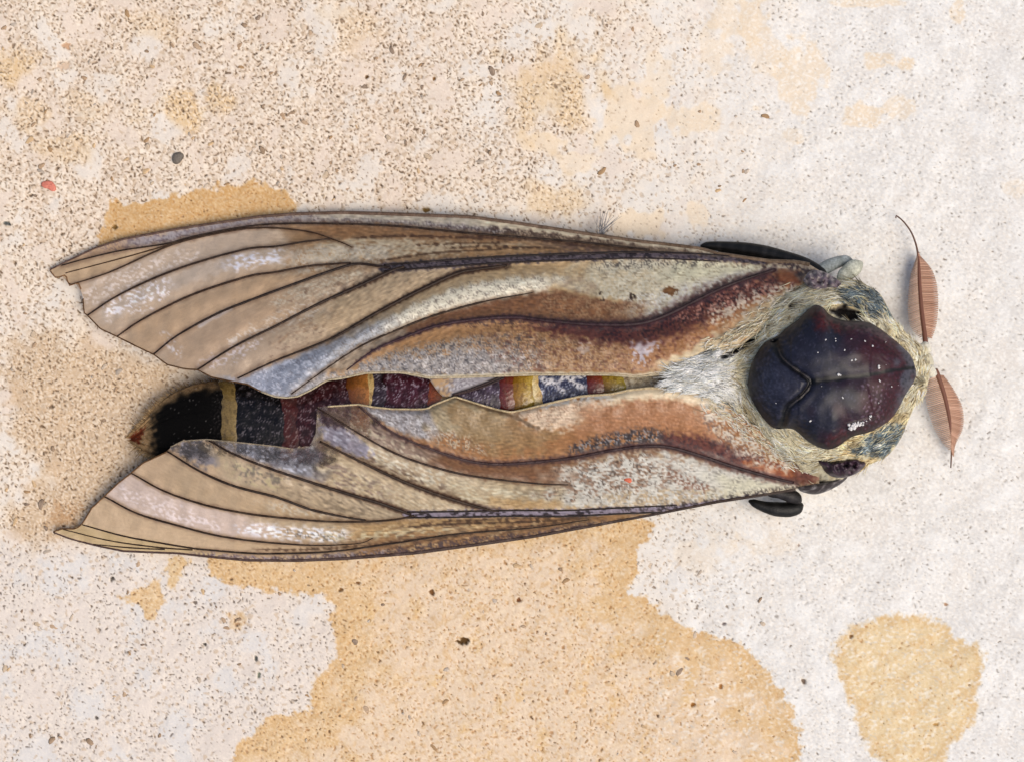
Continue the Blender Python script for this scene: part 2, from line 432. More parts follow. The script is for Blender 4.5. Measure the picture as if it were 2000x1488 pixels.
# single larger holes and specks seen in the stone
for (px, py, rx, ry, c, dp) in ((905, 1251, 13, 8, (92, 66, 34), 9), (832, 411, 9, 6, (120, 92, 48), 4), (843, 1156, 6, 6, (120, 84, 50), 6), (1013, 1171, 5, 5, (122, 78, 46), 5), (666, 1151, 5, 4, (118, 84, 48), 5),
                                (700, 1138, 4, 4, (120, 84, 50), 4), (219, 1130, 5, 5, (80, 74, 70), 5), (1570, 1330, 6, 6, (120, 104, 92), 4), (1415, 1218, 4, 4, (120, 110, 110), 3), (1408, 1340, 6, 5, (160, 112, 62), 4), (1353, 1376, 6, 5, (150, 104, 52), 4), (1662, 1243, 5, 4, (130, 96, 60), 4),
                                (224, 444, 6, 5, (120, 92, 50), 5), (13, 437, 9, 4, (92, 96, 96), 4), (188, 1402, 4, 4, (96, 90, 88), 4), (500, 1285, 4, 6, (90, 92, 92), 5), (505, 1318, 4, 6, (120, 128, 116), 5), (400, 1258, 4, 4, (80, 76, 74), 5), (130, 90, 10, 7, (196, 160, 130), 2), (125, 130, 16, 10, (214, 190, 168), 2),
                                (1848, 1180, 4, 4, (176, 140, 112), 2), (848, 155, 4, 4, (120, 84, 44), 4), (716, 150, 4, 5, (100, 70, 40), 5), (1830, 1414, 7, 4, (178, 140, 84), 3), (1650, 620, 3, 3, (140, 130, 120), 2), (1560, 1065, 3, 3, (150, 130, 120), 2)):
    d = np.hypot((X - px) / rx, (Y - py) / ry) + .18 * noise(X, Y, 9, 75)
    m = 1 - ss(.55, 1.1, d)
    cv.put(m, c); cv.H -= m * dp
    cv.put((1 - ss(1.0, 1.5, d)) * ss(.8, 1.1, d) * .35, (250, 238, 216))
ok = (X > -60) & (X < 2060) & (Y > -60) & (Y < 1550)
cv.H *= ok
HG = cv.H
V = np.stack([(GX - 1000) * U, (744 - GY) * U, HG * U], -1).reshape(-1, 3)
ground = link('stone_ground', V, gridfaces(len(gy), len(gx)), M_STONE, None, cv.C)
ground['kind'] = 'structure'
ground['label'] = 'pale pitted stone slab with ochre water stains'

def ground_z(px, py):
    i = int(np.clip(np.searchsorted(gx, px), 0, len(gx) - 1)); j = int(np.clip(np.searchsorted(gy, py), 0, len(gy) - 1))
    return float(HG[j, i])
DENS = dens
def dens_at(px, py):
    i = int(np.searchsorted(gx, px)); j = int(np.searchsorted(gy, py)); return float(DENS[j, i]), float(stain[j, i])

def pebble(name, px, py, rx, ry, rz, col, mat, parent=None, ang=0, seed=0, bury=.3, nu=12, nv=7, z0=None, rough=.16):
    r = np.random.RandomState(seed)
    th = np.linspace(0, math.pi, nv)[:, None]; ph = np.arange(nu)[None, :] / nu * 2 * math.pi
    k = 1 + rough * (np.sin(2 * ph + r.rand() * 6) * np.sin(th) + .7 * np.sin(3 * ph + r.rand() * 6) * np.sin(th) ** 2 + .5 * np.cos(3 * th + r.rand() * 6))
    x = rx * k * np.sin(th) * np.cos(ph); y = ry * k * np.sin(th) * np.sin(ph); z = rz * k * np.cos(th) + 0 * ph
    c, s = math.cos(ang), math.sin(ang)
    zz = ground_z(px, py) if z0 is None else z0
    zz = zz + rz * (1 - 2 * bury)
    V = np.stack([(x * c - y * s) * U, (x * s + y * c) * U, z * U], -1).reshape(-1, 3)
    C = np.tile(np.asarray(col, float), (len(V), 1)) + r.randn(len(V), 1) * 6
    o = link(name, V, gridfaces(nv, nu, 0, True), mat, parent, C)
    o.location = P3(px, py, zz)
    return o

# embedded grains: pieces of the stone large enough to tell apart
protos = []
for k in range(10):
    col = [(190, 164, 138), (178, 150, 122), (204, 184, 160), (160, 136, 112), (206, 176, 138), (184, 170, 156), (150, 130, 112), (210, 192, 172), (172, 140, 104), (196, 182, 168)][k]
    o = pebble('stone_grain', -900, -900, 6.2, 4.6, 1.6, col, M_GRAIN, ground, 0, 100 + k, nu=9, nv=5, rough=.2)
    protos.append(o)
placed = 0; tries = 0
while placed < 270 and tries < 9000:
    tries += 1
    px = rnd.uniform(5, 1500); py = rnd.uniform(5, 1480)
    d, st = dens_at(px, py)
    if rnd.random() > (d * 1.15) ** 2 * (.35 if st > .5 else 1): continue
    if 95 < px < 1500 and 415 < py < 1095 and not (px < 300 and 690 < py < 920): continue
    p = protos[placed % 10]
    o = p if placed < 10 else p.copy()
    if placed >= 10: COL.objects.link(o)
    o.parent = ground
    s = rnd.choice([.6, .7, .8, .9, 1.0, 1.25])
    o.location = P3(px, py, ground_z(px, py) * .5 - .1)
    o.rotation_euler = (0, 0, rnd.uniform(0, 6.28)); o.scale = (s * rnd.uniform(.8, 1.3), s * rnd.uniform(.7, 1.1), .8)
    placed += 1

# ================================================================ THE MOTH
moth = thing('moth', 'large dead brown moth with folded veined wings and dark thorax lying on pale stone', 'moth', (0, 0, 0))

def fn(P):
    P = np.asarray(P, float); o = np.argsort(P[:, 0], kind='stable')
    xs, ys = P[o, 0], P[o, 1]
    return lambda x: np.interp(x, xs, ys)

yax = fn([(100, 775), (400, 790), (560, 785), (700, 775), (1000, 760), (1300, 745), (1700, 738)])
zin = fn([(90, 26), (250, 62), (400, 128), (460, 150), (560, 165), (640, 172), (800, 186), (1000, 198), (1300, 212), (1500, 222), (1700, 226)])
zco = fn([(90, 14), (300, 18), (600, 26), (1000, 38), (1300, 62), (1500, 104), (1700, 130)])

class Wing:
    def __init__(s, name, top, bot, costa_is_top, step=2.5):
        s.ftop, s.fbot = fn(top), fn(bot)
        s.costa = s.ftop if costa_is_top else s.fbot
        x0 = max(np.min(np.array(top)[:, 0]), np.min(np.array(bot)[:, 0])); x1 = min(np.max(np.array(top)[:, 0]), np.max(np.array(bot)[:, 0]))
        s.x0, s.x1 = x0, x1
        s.xs = np.linspace(x0, x1, int((x1 - x0) / step) + 1)
        yt, yb = s.ftop(s.xs), s.fbot(s.xs)
        s.r0 = yt.min(); nr = int((yb.max() - s.r0) / step) + 2; s.step = step
        rows = s.r0 + step * np.arange(nr)[:, None]
        rag = .7 * noise(s.xs, 0 * s.xs, 13, 5) + .5 * noise(s.xs, 0 * s.xs, 6, 6)
        if costa_is_top: yb = yb + rag
        else: yt = yt + rag
        s.GX = np.repeat(s.xs[None, :], nr, 0); s.GY = np.clip(rows, yt[None, :], yb[None, :])
        s.cv = None; s.nr = nr; s.name = name
    def zbase(s, x, y):
        ya = yax(x); q = np.clip(np.abs(y - ya) / (np.abs(s.costa(x) - ya) + 1e-6), 0, 1.1)
        return zco(x) + (zin(x) - zco(x)) * (1 - q ** 1.7)
    def z(s, x, y):
        x = np.asarray(x, float); y = np.asarray(y, float)
        r = s.zbase(x, y)
        ci = np.clip(np.searchsorted(s.xs, x), 0, len(s.xs) - 1)
        yt, yb = s.ftop(x), s.fbot(x)
        ri = np.clip(np.round((np.clip(y, yt, yb) - s.r0) / s.step).astype(int), 0, s.nr - 1)
        return r + s.cv.H[ri, ci]
    def build(s, parent, label):
        lum = s.cv.C.mean(-1, keepdims=True)
        s.cv.C = (lum + (.92 - .16 * ss(500, 760, s.GX))[..., None] * (s.cv.C - lum)) * np.stack([1.025 + 0 * s.GX, 1.03 + 0 * s.GX, 1.045 + .03 * (1 - ss(420, 700, s.GX))], -1) * (1.0 + .09 * (1 - ss(300, 640, s.GX)))[..., None]
        k_ = (1.0 + .2 * ss(420, 700, s.GX))[..., None]
        s.cv.C = np.clip(150 + (s.cv.C - 150) * k_, 8, 246) * (1 - .075 * ss(480, 760, s.GX) * (1 - .6 * ss(1150, 1300, s.GX)))[..., None]
        inner = s.fbot(s.GX) - s.GY if s.name == 'upper' else s.GY - s.ftop(s.GX)
        s.cv.H = s.cv.H - (7 * (1 - ss(0, 13, inner)) ** 1.5 * ss(560, 700, s.GX)).astype(np.float32)
        Z = s.zbase(s.GX, s.GY) + s.cv.H
        s.Zg = Z
        nr, nc = s.GX.shape
        Vt = P3(s.GX, s.GY, Z).reshape(-1, 3)
        # underside (coarse) and rim give the membrane its thickness
        ri = np.unique(np.r_[np.arange(0, nr, 5), nr - 1]); cidx = np.unique(np.r_[np.arange(0, nc, 5), nc - 1])
        Vb = P3(s.GX, s.GY, Z - 2.4)[np.ix_(ri, cidx)].reshape(-1, 3)
        gy_ = s.GY.ravel()
        f = gridfaces(nr, nc)
        f = f[(np.abs(gy_[f[:, 0]] - gy_[f[:, 1]]) > 1e-4) | (np.abs(gy_[f[:, 3]] - gy_[f[:, 2]]) > 1e-4)]
        F = [f]
        gb = s.GY[np.ix_(ri, cidx)].ravel()
        fb = gridfaces(len(ri), len(cidx))
        fb = fb[(np.abs(gb[fb[:, 0]] - gb[fb[:, 1]]) > 1e-4) | (np.abs(gb[fb[:, 3]] - gb[fb[:, 2]]) > 1e-4)]
        fb = fb[:, ::-1] + len(Vt)
        F.append(fb)
        loop = np.r_[np.arange(nc), np.arange(1, nr) * nc + nc - 1, (nr - 1) * nc + np.arange(nc - 2, -1, -1), np.arange(nr - 2, 0, -1) * nc]
        gxl, gyl, gzl = s.GX.ravel()[loop], s.GY.ravel()[loop], Z.ravel()[loop]
        Vr = P3(gxl, gyl, gzl - 2.4)
        off = len(Vt) + len(Vb); n = len(loop); i = np.arange(n); j = (i + 1) % n
        F.append(np.stack([loop[i], loop[j], off + j, off + i], -1))
        Cc = s.cv.C.reshape(-1, 3); Aa = s.cv.A.ravel(); Au = np.where(Aa < .85, .08, Aa)
        sub = (ri[:, None] * nc + cidx[None, :]).ravel()
        V = np.vstack([Vt, Vb, Vr]); C = np.vstack([Cc, Cc[sub], Cc[loop]]); A = np.r_[Aa, Au[sub], Au[loop]]
        s.obj = link('forewing', V, F, M_WING, parent, C, A, label=label)
        return s.obj
    def vein(s, P, r, col=(58, 36, 22), name='vein', lift=.25, col2=None, step=6, flat=.8):
        Q = resample(catmull(P, 8), step)
        rr = (np.interp(np.linspace(0, 1, len(Q)), np.linspace(0, 1, len(r)), r) if np.ndim(r) else np.full(len(Q), r)) * (.98 if name == 'vein' else 1.)
        y = np.clip(Q[:, 1], s.ftop(Q[:, 0]) + .5, s.fbot(Q[:, 0]) - .5)
        Wd = P3(Q[:, 0], y, s.z(Q[:, 0], y) + rr * lift)
        c = np.tile(np.asarray(col, float), (len(Q), 1))
        if col2 is not None:
            t = np.linspace(0, 1, len(Q))[:, None]; c = c * (1 - t) + np.asarray(col2, float) * t
        c = c * (.72 if name == 'vein' else 1.) + 7 * noise(Q[:, 0], Q[:, 1], 14, 3)[:, None]
        return tube(name, Wd, rr * U, M_VEIN, s.obj, np.clip(c, 5, 255), ns=8, flat=flat)

PI = math.pi
# ---------------------------------------------------------------- upper forewing
Utop = [(97, 527), (134, 509), (187, 484), (241, 467), (349, 447), (429, 435), (510, 423), (580, 418), (674, 415.5), (782, 419), (916, 424), (1000, 435), (1107, 451), (1242, 471), (1363, 485), (1403, 496), (1500, 510), (1554, 512), (1581, 517), (1606, 532)]
Ubot = [(97, 529), (106, 540), (109, 544), (128, 538), (131, 548), (136, 559), (152, 553), (158, 566), (162, 584), (164, 612), (171, 617), (196, 643), (228, 658), (268, 678), (300, 693), (327, 713), (360, 721), (386, 723), (413, 737), (456, 746), (483, 751), (510, 765), (537, 775), (560, 777), (582, 774), (607, 762), (639, 743), (669, 739), (715, 729), (782, 728), (809, 733), (836, 738), (900, 737), (983, 734), (1040, 732), (1188, 732), (1242, 736), (1290, 731), (1320, 721), (1350, 707), (1390, 686), (1443, 676), (1470, 655), (1500, 632), (1540, 594), (1575, 568), (1606, 545)]
ua = [(120, 519), (174, 504), (241, 489), (322, 477), (376, 463), (456, 447), (540, 438), (674, 438), (782, 443), (916, 456), (1000, 463), (1134, 474), (1269, 489), (1403, 504), (1500, 514)]
ub = [(128, 534), (142, 530), (241, 504), (322, 481), (352, 472)]
uc = [(134, 558), (214, 532), (295, 495.6), (349, 474), (416, 458), (483, 447), (540, 446), (607, 454), (647, 467), (674, 477), (688, 484)]
ud = [(171, 616), (228, 579), (308, 541), (389, 512), (483, 487), (540, 482), (594, 473), (647, 467)]
ue = [(229, 657), (282, 622), (376, 576), (483, 541), (540, 532), (607, 520), (685, 514)]
uf = [(300, 692), (349, 654), (429, 611), (510, 579), (540, 568), (620, 539), (685, 518), (715, 517), (763, 524)]
ug = [(386, 722), (456, 678), (537, 638), (620, 595), (701, 559), (763, 530), (790, 522)]
um = [(750, 524), (820, 519), (889, 514), (1000, 507), (1134, 502), (1269, 499), (1403, 505), (1490, 513)]
uh = [(464, 739), (540, 704), (647, 662), (728, 616), (809, 573), (889, 536), (930, 527), (990, 519)]
ui = [(569, 769), (620, 732), (701, 678), (782, 642), (849, 616), (943, 590), (1040, 572)]
ui2 = ui + [(1085, 566), (1130, 572), (1190, 590)]
uj = [(677, 723), (728, 686), (782, 662), (849, 638), (916, 626), (1000, 620), (1080, 628), (1161, 634), (1242, 633), (1296, 618), (1350, 592), (1403, 566), (1457, 545), (1514, 527)]
W = Wing('upper', Utop, Ubot, True)
c = W.cv = Canvas(W.GX, W.GY, (170, 147, 119))
T, Bt = W.ftop, W.fbot
fa, fc, fd, fe, ff, fg, fm, fh, fi, fj = [fn(q) for q in (ua, uc, ud, ue, uf, ug + um, um, uh, ui2, uj)]
fM = fn([(90, 560), (300, 560), (560, 545), (750, 522)] + um[1:])
fMb = lambda x: np.where(x < 800, fg(x), fM(x) + 7)
A1 = -.35; A2 = -.5
SP = (6, .3, 1.5, 12)            # fine speckle
SPL = (9, .0, 1.3, 13, -.45, 2.)  # streaky
# outer membrane
c.put(.22 * ss(-.6, 1.2, noise(c.X, c.Y, 70, 2)), (178, 156, 130))
c.put(.14 * ss(0, 1.5, noise(c.X, c.Y, 45, 4)), (158, 132, 102))
c.zone(fc, fd, 180, 560, (176, 156, 132), .7)
c.zone(fd, fe, 190, 560, (184, 168, 148), .6, .1, .6)
c.zone(fe, ff, 240, 560, (172, 142, 106), .8)
c.zone(ff, fg, 320, 560, (170, 142, 110), .8)
c.zone(fg, fh, 420, 600, (168, 146, 120), .8)
c.zone(T, fa, 90, 300, (168, 136, 100), .8)
c.zone(fa, fc, 90, 420, (166, 138, 100), .7)
# frosted, flaking outer scales
FR = (8, -.1, 1.0, 14, -.4, 1.6)
c.stroke([(195, 612), (260, 585), (349, 552)], [16, 24, 14], (224, 217, 214), .95, .6, 4, fade=(.1, .2), tex=FR, h=2)
c.stroke([(415, 522), (500, 506), (580, 496), (640, 492), (690, 488)], [9, 13, 14, 12, 8], (214, 214, 220), .95, .6, 3, fade=(.2, .1), tex=(8, -.7, .8, 14, -.15, 2.), h=2)
c.stroke([(170, 580), (250, 545), (330, 510), (380, 500)], [14, 22, 16, 8], (216, 202, 186), .75, .7, 4, tex=FR)
c.stroke([(325, 660), (345, 690)], 8, (214, 206, 200), .8, .8, 3, tex=(10, -.4, .6, 15))
c.stroke([(390, 636), (420, 618), (450, 603)], 4, (214, 206, 198), .8, .6, 1)
c.stroke([(400, 712), (450, 692), (500, 668)], [10, 16, 10], (212, 200, 196), .8, .7, 3, tex=FR)
c.stroke([(450, 668), (560, 622), (680, 572)], [8, 16, 14], (200, 190, 174), .75, .7, 3, tex=(6, -.3, 1., 16, -.4, 1.8))
for Pq, w0, sd0 in (([(560, 600), (640, 560), (740, 528)], 12, 71), ([(540, 680), (660, 620), (780, 560)], 14, 72), ([(600, 690), (700, 640), (830, 560)], 8, 73)):
    c.stroke(Pq, w0, (104, 80, 62), .55, .7, 4, 16, tex=(10, .3, 1.2, sd0, -.45, 2.2))
c.stroke([(540, 590), (620, 560), (700, 532)], [12, 17, 10], (190, 178, 154), .75, .6, 3, tex=(6, -.3, 1., 17, -.4, 1.8))
c.stroke([(560, 660), (660, 612), (760, 560), (820, 535)], [16, 24, 22, 8], (184, 164, 134), .7, .7, 3, tex=(6, -.5, .9, 18, -.5, 1.8))
c.zone(fg, fh, 540, 860, (150, 118, 86), .5, .15, .6, tex=(9, .2, 1.2, 19, -.5, 2.5))
# costal band
c.zone(T, fa, 250, 1000, (156, 148, 146), .9, .15, .95)
c.zone(T, fa, 600, 1000, (196, 183, 156), .8, .1, .55, xs=60)
c.zone(T, fa, 200, 1000, (84, 66, 70), .8, .55, 1.05, tex=(7, -.3, .9, 21))
c.zone(T, fa, 180, 640, (92, 76, 84), .8, -.1, .3, tex=(7, -.3, .9, 22))
c.zone(T, fa, 940, 1420, (204, 188, 156), .95, .0, .42, soft=2)
c.zone(T, fa, 940, 1500, (74, 52, 46), .85, .45, 1.1, soft=3, tex=(7, -.9, .5, 23))
# between costa and main vein
c.zone(fa, fM, 560, 1520, (148, 116, 80), .95)
c.zone(fa, fM, 610, 1040, (184, 168, 138), .85, .32, .74, xs=40, tex=(7, -2.2, .4, 24, .05, 3))
c.zone(fa, fM, 560, 760, (182, 172, 154), .8, .45, .95, xs=40, tex=(7, -2., .5, 25))
c.zone(fa, fM, 620, 1000, (136, 94, 56), .6, .0, .28, xs=40)
c.zone(fa, fM, 900, 1200, (166, 120, 70), .7, .45, .95, xs=50)
c.zone(fa, fM, 1080, 1520, (104, 78, 64), .9, .0, 1., xs=60, tex=(8, -1.3, .4, 26, .1, 2))
c.zone(fa, fM, 1150, 1480, (128, 92, 82), .8, .55, 1., xs=60)
for Pq, ww in (([(669, 466), (795, 462), (916, 465), (1040, 469)], 2.2), ([(728, 512), (836, 496), (940, 489), (1040, 483)], 2.0), ([(800, 480), (900, 476), (1000, 474)], 1.6), ([(860, 486), (960, 482), (1100, 486)], 1.6), ([(900, 462), (1000, 462), (1120, 478), (1250, 490)], 3)):
    c.stroke(Pq, ww, (82, 54, 32), .8, .5, 1, 14, fade=(.1, .1))
# below main vein
c.zone(fMb, fi, 640, 1200, (180, 154, 118), .85, 0, .6, xs=40)
c.zone(fMb, fi, 920, 1240, (190, 152, 98), .8, 0., .45, xs=40)
c.zone(fh, fi, 560, 1090, (208, 200, 176), .98, .30, 1.0, soft=13, xs=30, h=3)
c.zone(fh, fi, 480, 760, (144, 148, 158), .85, .1, 1., xs=45)
c.zone(fh, fi, 480, 1090, (112, 100, 92), .6, .25, .95, tex=(5.5, .2, 1.2, 27))
c.zone(fh, fi, 700, 1150, (178, 148, 104), .7, -.1, .38, xs=40)
c.zone(fh, Bt, 420, 640, (132, 138, 150), .85, .1, 1., xs=25)
c.zone(fh, Bt, 430, 640, (202, 204, 212), .6, .1, 1., xs=25, tex=(8, .0, 1.2, 28, -.5, 1.6))
c.zone(fh, Bt, 430, 660, (94, 92, 98), .5, .1, 1., xs=25, tex=(6, .5, 1.5, 29))
# pale base field
c.zone(fMb, fj, 1150, 1560, (202, 193, 166), .97, 0, 1, xs=45, wob=4)
c.zone(fMb, fj, 1080, 1300, (196, 176, 138), .7, .15, .75, xs=40, tex=(9, -.6, .8, 30))
c.zone(fMb, fj, 1300, 1560, (206, 200, 162), .7, 0, .45, xs=40)
c.zone(fMb, fj, 1220, 1560, (206, 204, 196), .8, .55, 1, xs=40, tex=(7, -.8, .7, 31))
c.zone(fMb, fj, 1120, 1560, (142, 124, 96), .55, 0, 1, xs=40, tex=(6, .6, 1.5, 32, .3, 2))
c.zone(fMb, fj, 1160, 1560, (70, 62, 60), .7, -.05, .16, xs=40, tex=(6, -.2, 1., 33))
c.stroke([(1080, 566), (1160, 584), (1215, 590)], [8, 7, 3], (196, 164, 112), .8, .6, 2)
c.zone(fMb, fj, 1060, 1260, (120, 84, 58), .75, .62, 1, xs=40, tex=(10, .1, 1., 34))
for (x, y, rx, ry) in ((1309, 569, 15, 9), (1233, 577, 5, 3), (1236, 582, 6, 4), (1208, 600, 6, 4), (1198, 596, 4, 3), (1177, 587, 4, 3), (1172, 574, 3, 3), (1228, 600, 3, 3), (1160, 606, 7, 8), (1181, 607, 7, 7)):
    c.poly([(x + rx * math.cos(a), y + ry * math.sin(a)) for a in np.arange(8) * PI / 4], (124, 80, 36) if rx > 6 else (64, 44, 30), .95, 1.5, 2, 9)
# brown band between i and j
c.zone(fi, fj, 780, 1240, (132, 88, 56), .97, 0.02, 1, xs=50)
c.zone(fi, fj, 560, 800, (158, 138, 114), .8, 0.05, 1, xs=30)
c.zone(fi, fj, 1060, 1260, (176, 140, 100), .7, .1, .8, xs=30, tex=(7, -.4, .9, 35))
c.zone(fi, fj, 900, 1200, (158, 104, 60), .6, .25, .7, tex=(14, -.3, 1., 36))
# inner margin field
c.zone(fj, Bt, 640, 1560, (170, 124, 76), .97, 0, 1, xs=40)
c.zone(fj, Bt, 900, 1300, (184, 148, 112), .85, .25, .98, xs=50, tex=(6, -.8, .9, 37))
c.zone(fj, Bt, 900, 1300, (116, 78, 56), .7, .1, .9, xs=50, tex=(6, .35, 1.3, 38))
c.zone(fj, Bt, 620, 960, (172, 160, 146), .9, .3, 1, xs=60, tex=(6, -1.2, .4, 39))
c.zone(fj, Bt, 600, 1020, (152, 146, 143), .85, .55, 1, xs=60, wob=5)
c.zone(fj, Bt, 600, 1060, (86, 82, 86), .75, .3, .98, xs=50, tex=(6, .1, 1.2, 40))
c.zone(fj, Bt, 600, 1060, (212, 206, 202), .6, .5, .98, xs=50, tex=(5.5, .3, 1.4, 41))
c.zone(fj, Bt, 1230, 1470, (166, 112, 66), .85, .3, .9, xs=40)
c.zone(fj, Bt, 1180, 1420, (186, 138, 104), .6, .4, .95, xs=40, tex=(9, -.2, .9, 42))
c.zone(fj, Bt, 960, 1420, (112, 64, 50), .6, .05, .95, xs=50, tex=(11, .5, 1.4, 43))
c.poly([(1232, 672), (1256, 664), (1286, 670), (1272, 684), (1256, 706), (1244, 698)], (190, 180, 186), .9, 5, 5, 14)
c.poly([(1128, 676), (1150, 672), (1146, 690), (1132, 690)], (186, 166, 152), .7, 5, 4, 14)
c.zone(fj, Bt, 640, 1420, (208, 196, 168), .9, .955, 1.1, soft=2, wob=.5)
c.stroke([(1250, 726), (1320, 706), (1400, 672), (1470, 632), (1530, 590)], [6, 10, 16, 20, 22], (204, 190, 152), .8, .7, 4, fade=(.2, 0))
# red-brown scales along the inner vein toward the wing root
c.stroke([(1000, 632), (1100, 644), (1200, 652), (1290, 640), (1360, 606), (1430, 575), (1500, 556), (1545, 545)], [5, 9, 18, 22, 26, 28, 22, 16], (98, 50, 42), .92, .6, 5, 16, fade=(.15, 0))
c.stroke([(1180, 650), (1290, 636), (1360, 604), (1430, 572), (1500, 552)], [14, 18, 24, 26, 20], (54, 30, 34), .9, .7, 3, tex=(9, -.2, .8, 44))
c.stroke([(1330, 618), (1420, 590), (1500, 566)], [14, 22, 18], (184, 128, 108), .8, .7, 4, tex=(8, .2, 1.1, 45))
c.stroke([(1400, 620), (1470, 590), (1540, 562)], [18, 24, 14], (206, 190, 166), .85, .7, 5, tex=(10, -.2, .7, 46))
c.stroke(uj, [2, 4, 5, 6, 7, 8, 8, 7, 6], (72, 42, 48), .85, .7, 1.5, 12, fade=(.05, 0))
c.stroke([(x, y + 8) for x, y in uj[4:9]], 7, (70, 48, 50), .7, .8, 2, tex=(6, -.1, 1., 47))
c.poly([(1518, 538), (1530, 528), (1552, 529), (1564, 540), (1558, 553), (1538, 558), (1520, 552)], (136, 78, 42), .95, 7, 3, h=6)
c.stroke([(1500, 512), (1540, 516), (1575, 530), (1600, 545)], [6, 10, 12, 10], (66, 46, 48), .85, .6, 4, tex=(10, -.8, .4, 48))
# darker strokes along the veins, and the relief of the veins
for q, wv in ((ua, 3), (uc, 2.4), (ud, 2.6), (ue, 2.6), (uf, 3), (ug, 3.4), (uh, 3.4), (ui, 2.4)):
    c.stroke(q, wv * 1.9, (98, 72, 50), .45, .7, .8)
for q in (ug[3:], uh[2:]):
    c.stroke(q, [1.5, 4, 6, 6.5], (82, 55, 36), .9, .4, 1, 12)
c.stroke(um, [9, 9, 8, 8, 6, 5, 4], (96, 84, 92), .95, .4, 1.5, 12)
c.stroke(um, [9, 9, 8, 8, 6, 5, 4], (46, 34, 40), .9, .4, 1.5, 12, tex=(6.5, -.1, .9, 49, 0, 1.6))
for q, hh, ww in ((um, 7, 14), (uj, 7, 12), (uh, 4, 9), (ug, 3, 8), (uf, 3, 8), (ue, 2.5, 8), (ud, 2.5, 8), (ua, 3, 8)):
    c.stroke(q, ww, None, h=hh, fade=(.1, .05))
for f1, f2, x0, x1, hh in ((fd, fe, 230, 640, 4), (fe, ff, 280, 640, 4), (ff, fg, 360, 700, 5), (fg, fh, 460, 860, 6), (fh, fi, 560, 1080, 9), (fj, Bt, 760, 1400, 7)):
    ya, yb = f1(c.X), f2(c.X); t = np.clip((c.Y - ya) / (yb - ya + 1e-3), 0, 1)
    c.H += 1.5 * hh * np.sin(t * PI) * ss(x0 - 40, x0 + 60, c.X) * (1 - ss(x1 - 60, x1 + 40, c.X))
wv_ = ss(470, 520, c.Y + .12 * (c.X - 600)) * (1 - ss(820, 1000, c.X))
st_ = noise(c.X, c.Y, 6.5, 61, -.5, 4.) * wv_ + noise(c.X, c.Y, 6.5, 62, .03, 4.) * (1 - wv_)
c.C *= (1 + (.015 + .05 * ss(450, 700, c.X) * (1 - .6 * ss(1050, 1200, c.X))) * st_)[..., None]
c.C += (3 + 4 * ss(450, 750, c.X) * noise(c.X, c.Y, 7, 1, -.3, 1.5))[..., None] + 1.5 * noise(c.X, c.Y, 30, 2)[..., None]
c.H += .2 * noise(c.X, c.Y, 9, 50) + .7 * noise(c.X, c.Y, 40, 51)
wl = 1 - ss(150, 480, c.X)
c.A -= .10 * wl
W.build(moth, 'upper folded forewing, intact, with cream base and frosted outer cells')
UP = W
W.vein([(97, 527)] + Utop[1:-1], [1.6, 2.6, 3.2, 4, 4, 4, 4, 4.2], (88, 66, 58), 'costa', .0, (110, 92, 74))
W.vein(ua[:13], [1.3, 1.6, 2, 2.2, 2.4, 2.4, 2.6], (60, 38, 24))
W.vein(ub, [1.0, 1.3, 1.5], (92, 62, 34))
W.vein(uc, [1.2, 1.6, 1.9, 1.8, 1.8, 1.2], (76, 50, 28))
W.vein(ud, [1.5, 2.2, 2.2, 2.2, 1.8], (62, 38, 22))
W.vein(ue, [1.5, 2.2, 2.3, 2.2, 2.0], (66, 40, 22))
W.vein(uf, [1.5, 2.3, 2.6, 2.8, 2.6], (52, 32, 22))
W.vein(ug, [1.6, 2.2, 2.6, 3.2, 3.2], (56, 34, 20))
W.vein(uh, [1.4, 2.0, 2.8, 3.6, 3.4, 2.2], (58, 36, 20))
W.vein(ui, [1.3, 1.9, 2.3, 2.2, 1.0], (62, 40, 24))
W.vein([(x, y - 6) for x, y in um], [2.0, 2.2, 2.2, 2.6, 2.2, 2, 1.5], (44, 30, 30))
W.vein([(x, y + 6) for x, y in um[:-1]], [2.0, 2.0, 2.0, 1.8, 1.4, 1.2], (48, 32, 30))
W.vein(uj, [1.2, 1.9, 2.6, 3.2, 3.6, 4, 4.2, 4, 3.4, 3], (78, 46, 56), col2=(60, 36, 42))
margin = [p for p in Ubot[8:22]]
W.vein(margin, 1.3, (92, 64, 36), 'wing_margin')
W.vein(Ubot[:8], 1.2, (120, 84, 50), 'wing_margin')
W.vein(Ubot[21:46], [1.6, 2.0, 2.4, 2.4, 2.6, 2.8], (176, 162, 136), 'wing_margin')

# ---------------------------------------------------------------- lower forewing (torn at its inner margin)
Lbot = [(104, 1039), (134, 1051), (187, 1065), (241, 1076), (349, 1080), (403, 1086), (483, 1093.5), (580, 1094), (674, 1090), (809, 1079), (943, 1061), (1040, 1047), (1134, 1030), (1269, 1005), (1403, 979), (1484, 967), (1554, 955), (1600, 950)]
Ltop = [(104, 1037), (123, 1031), (144, 1032), (161, 1021), (179, 991), (204, 968), (230, 943), (256, 923), (279, 903), (303, 892), (327, 881), (333, 872), (357, 860), (403, 857), (456, 862), (540, 871), (567, 875), (600, 871), (616, 868), (619, 795), (640, 793), (701, 789), (728, 794), (768, 798), (830, 798), (849, 789), (889, 774), (943, 791), (975, 800), (1000, 804), (1027, 798), (1080, 785), (1134, 773), (1193, 769), (1228, 761), (1269, 757), (1322, 758), (1376, 771), (1430, 796), (1474, 833), (1530, 872), (1580, 900), (1600, 910)]
la = [(384, 1071), (480, 1079), (540, 1080), (647, 1076), (782, 1058), (890, 1042), (1040, 1030), (1150, 1014)]
la1 = [(161, 1024), (241, 1046), (322, 1061), (384, 1071)]
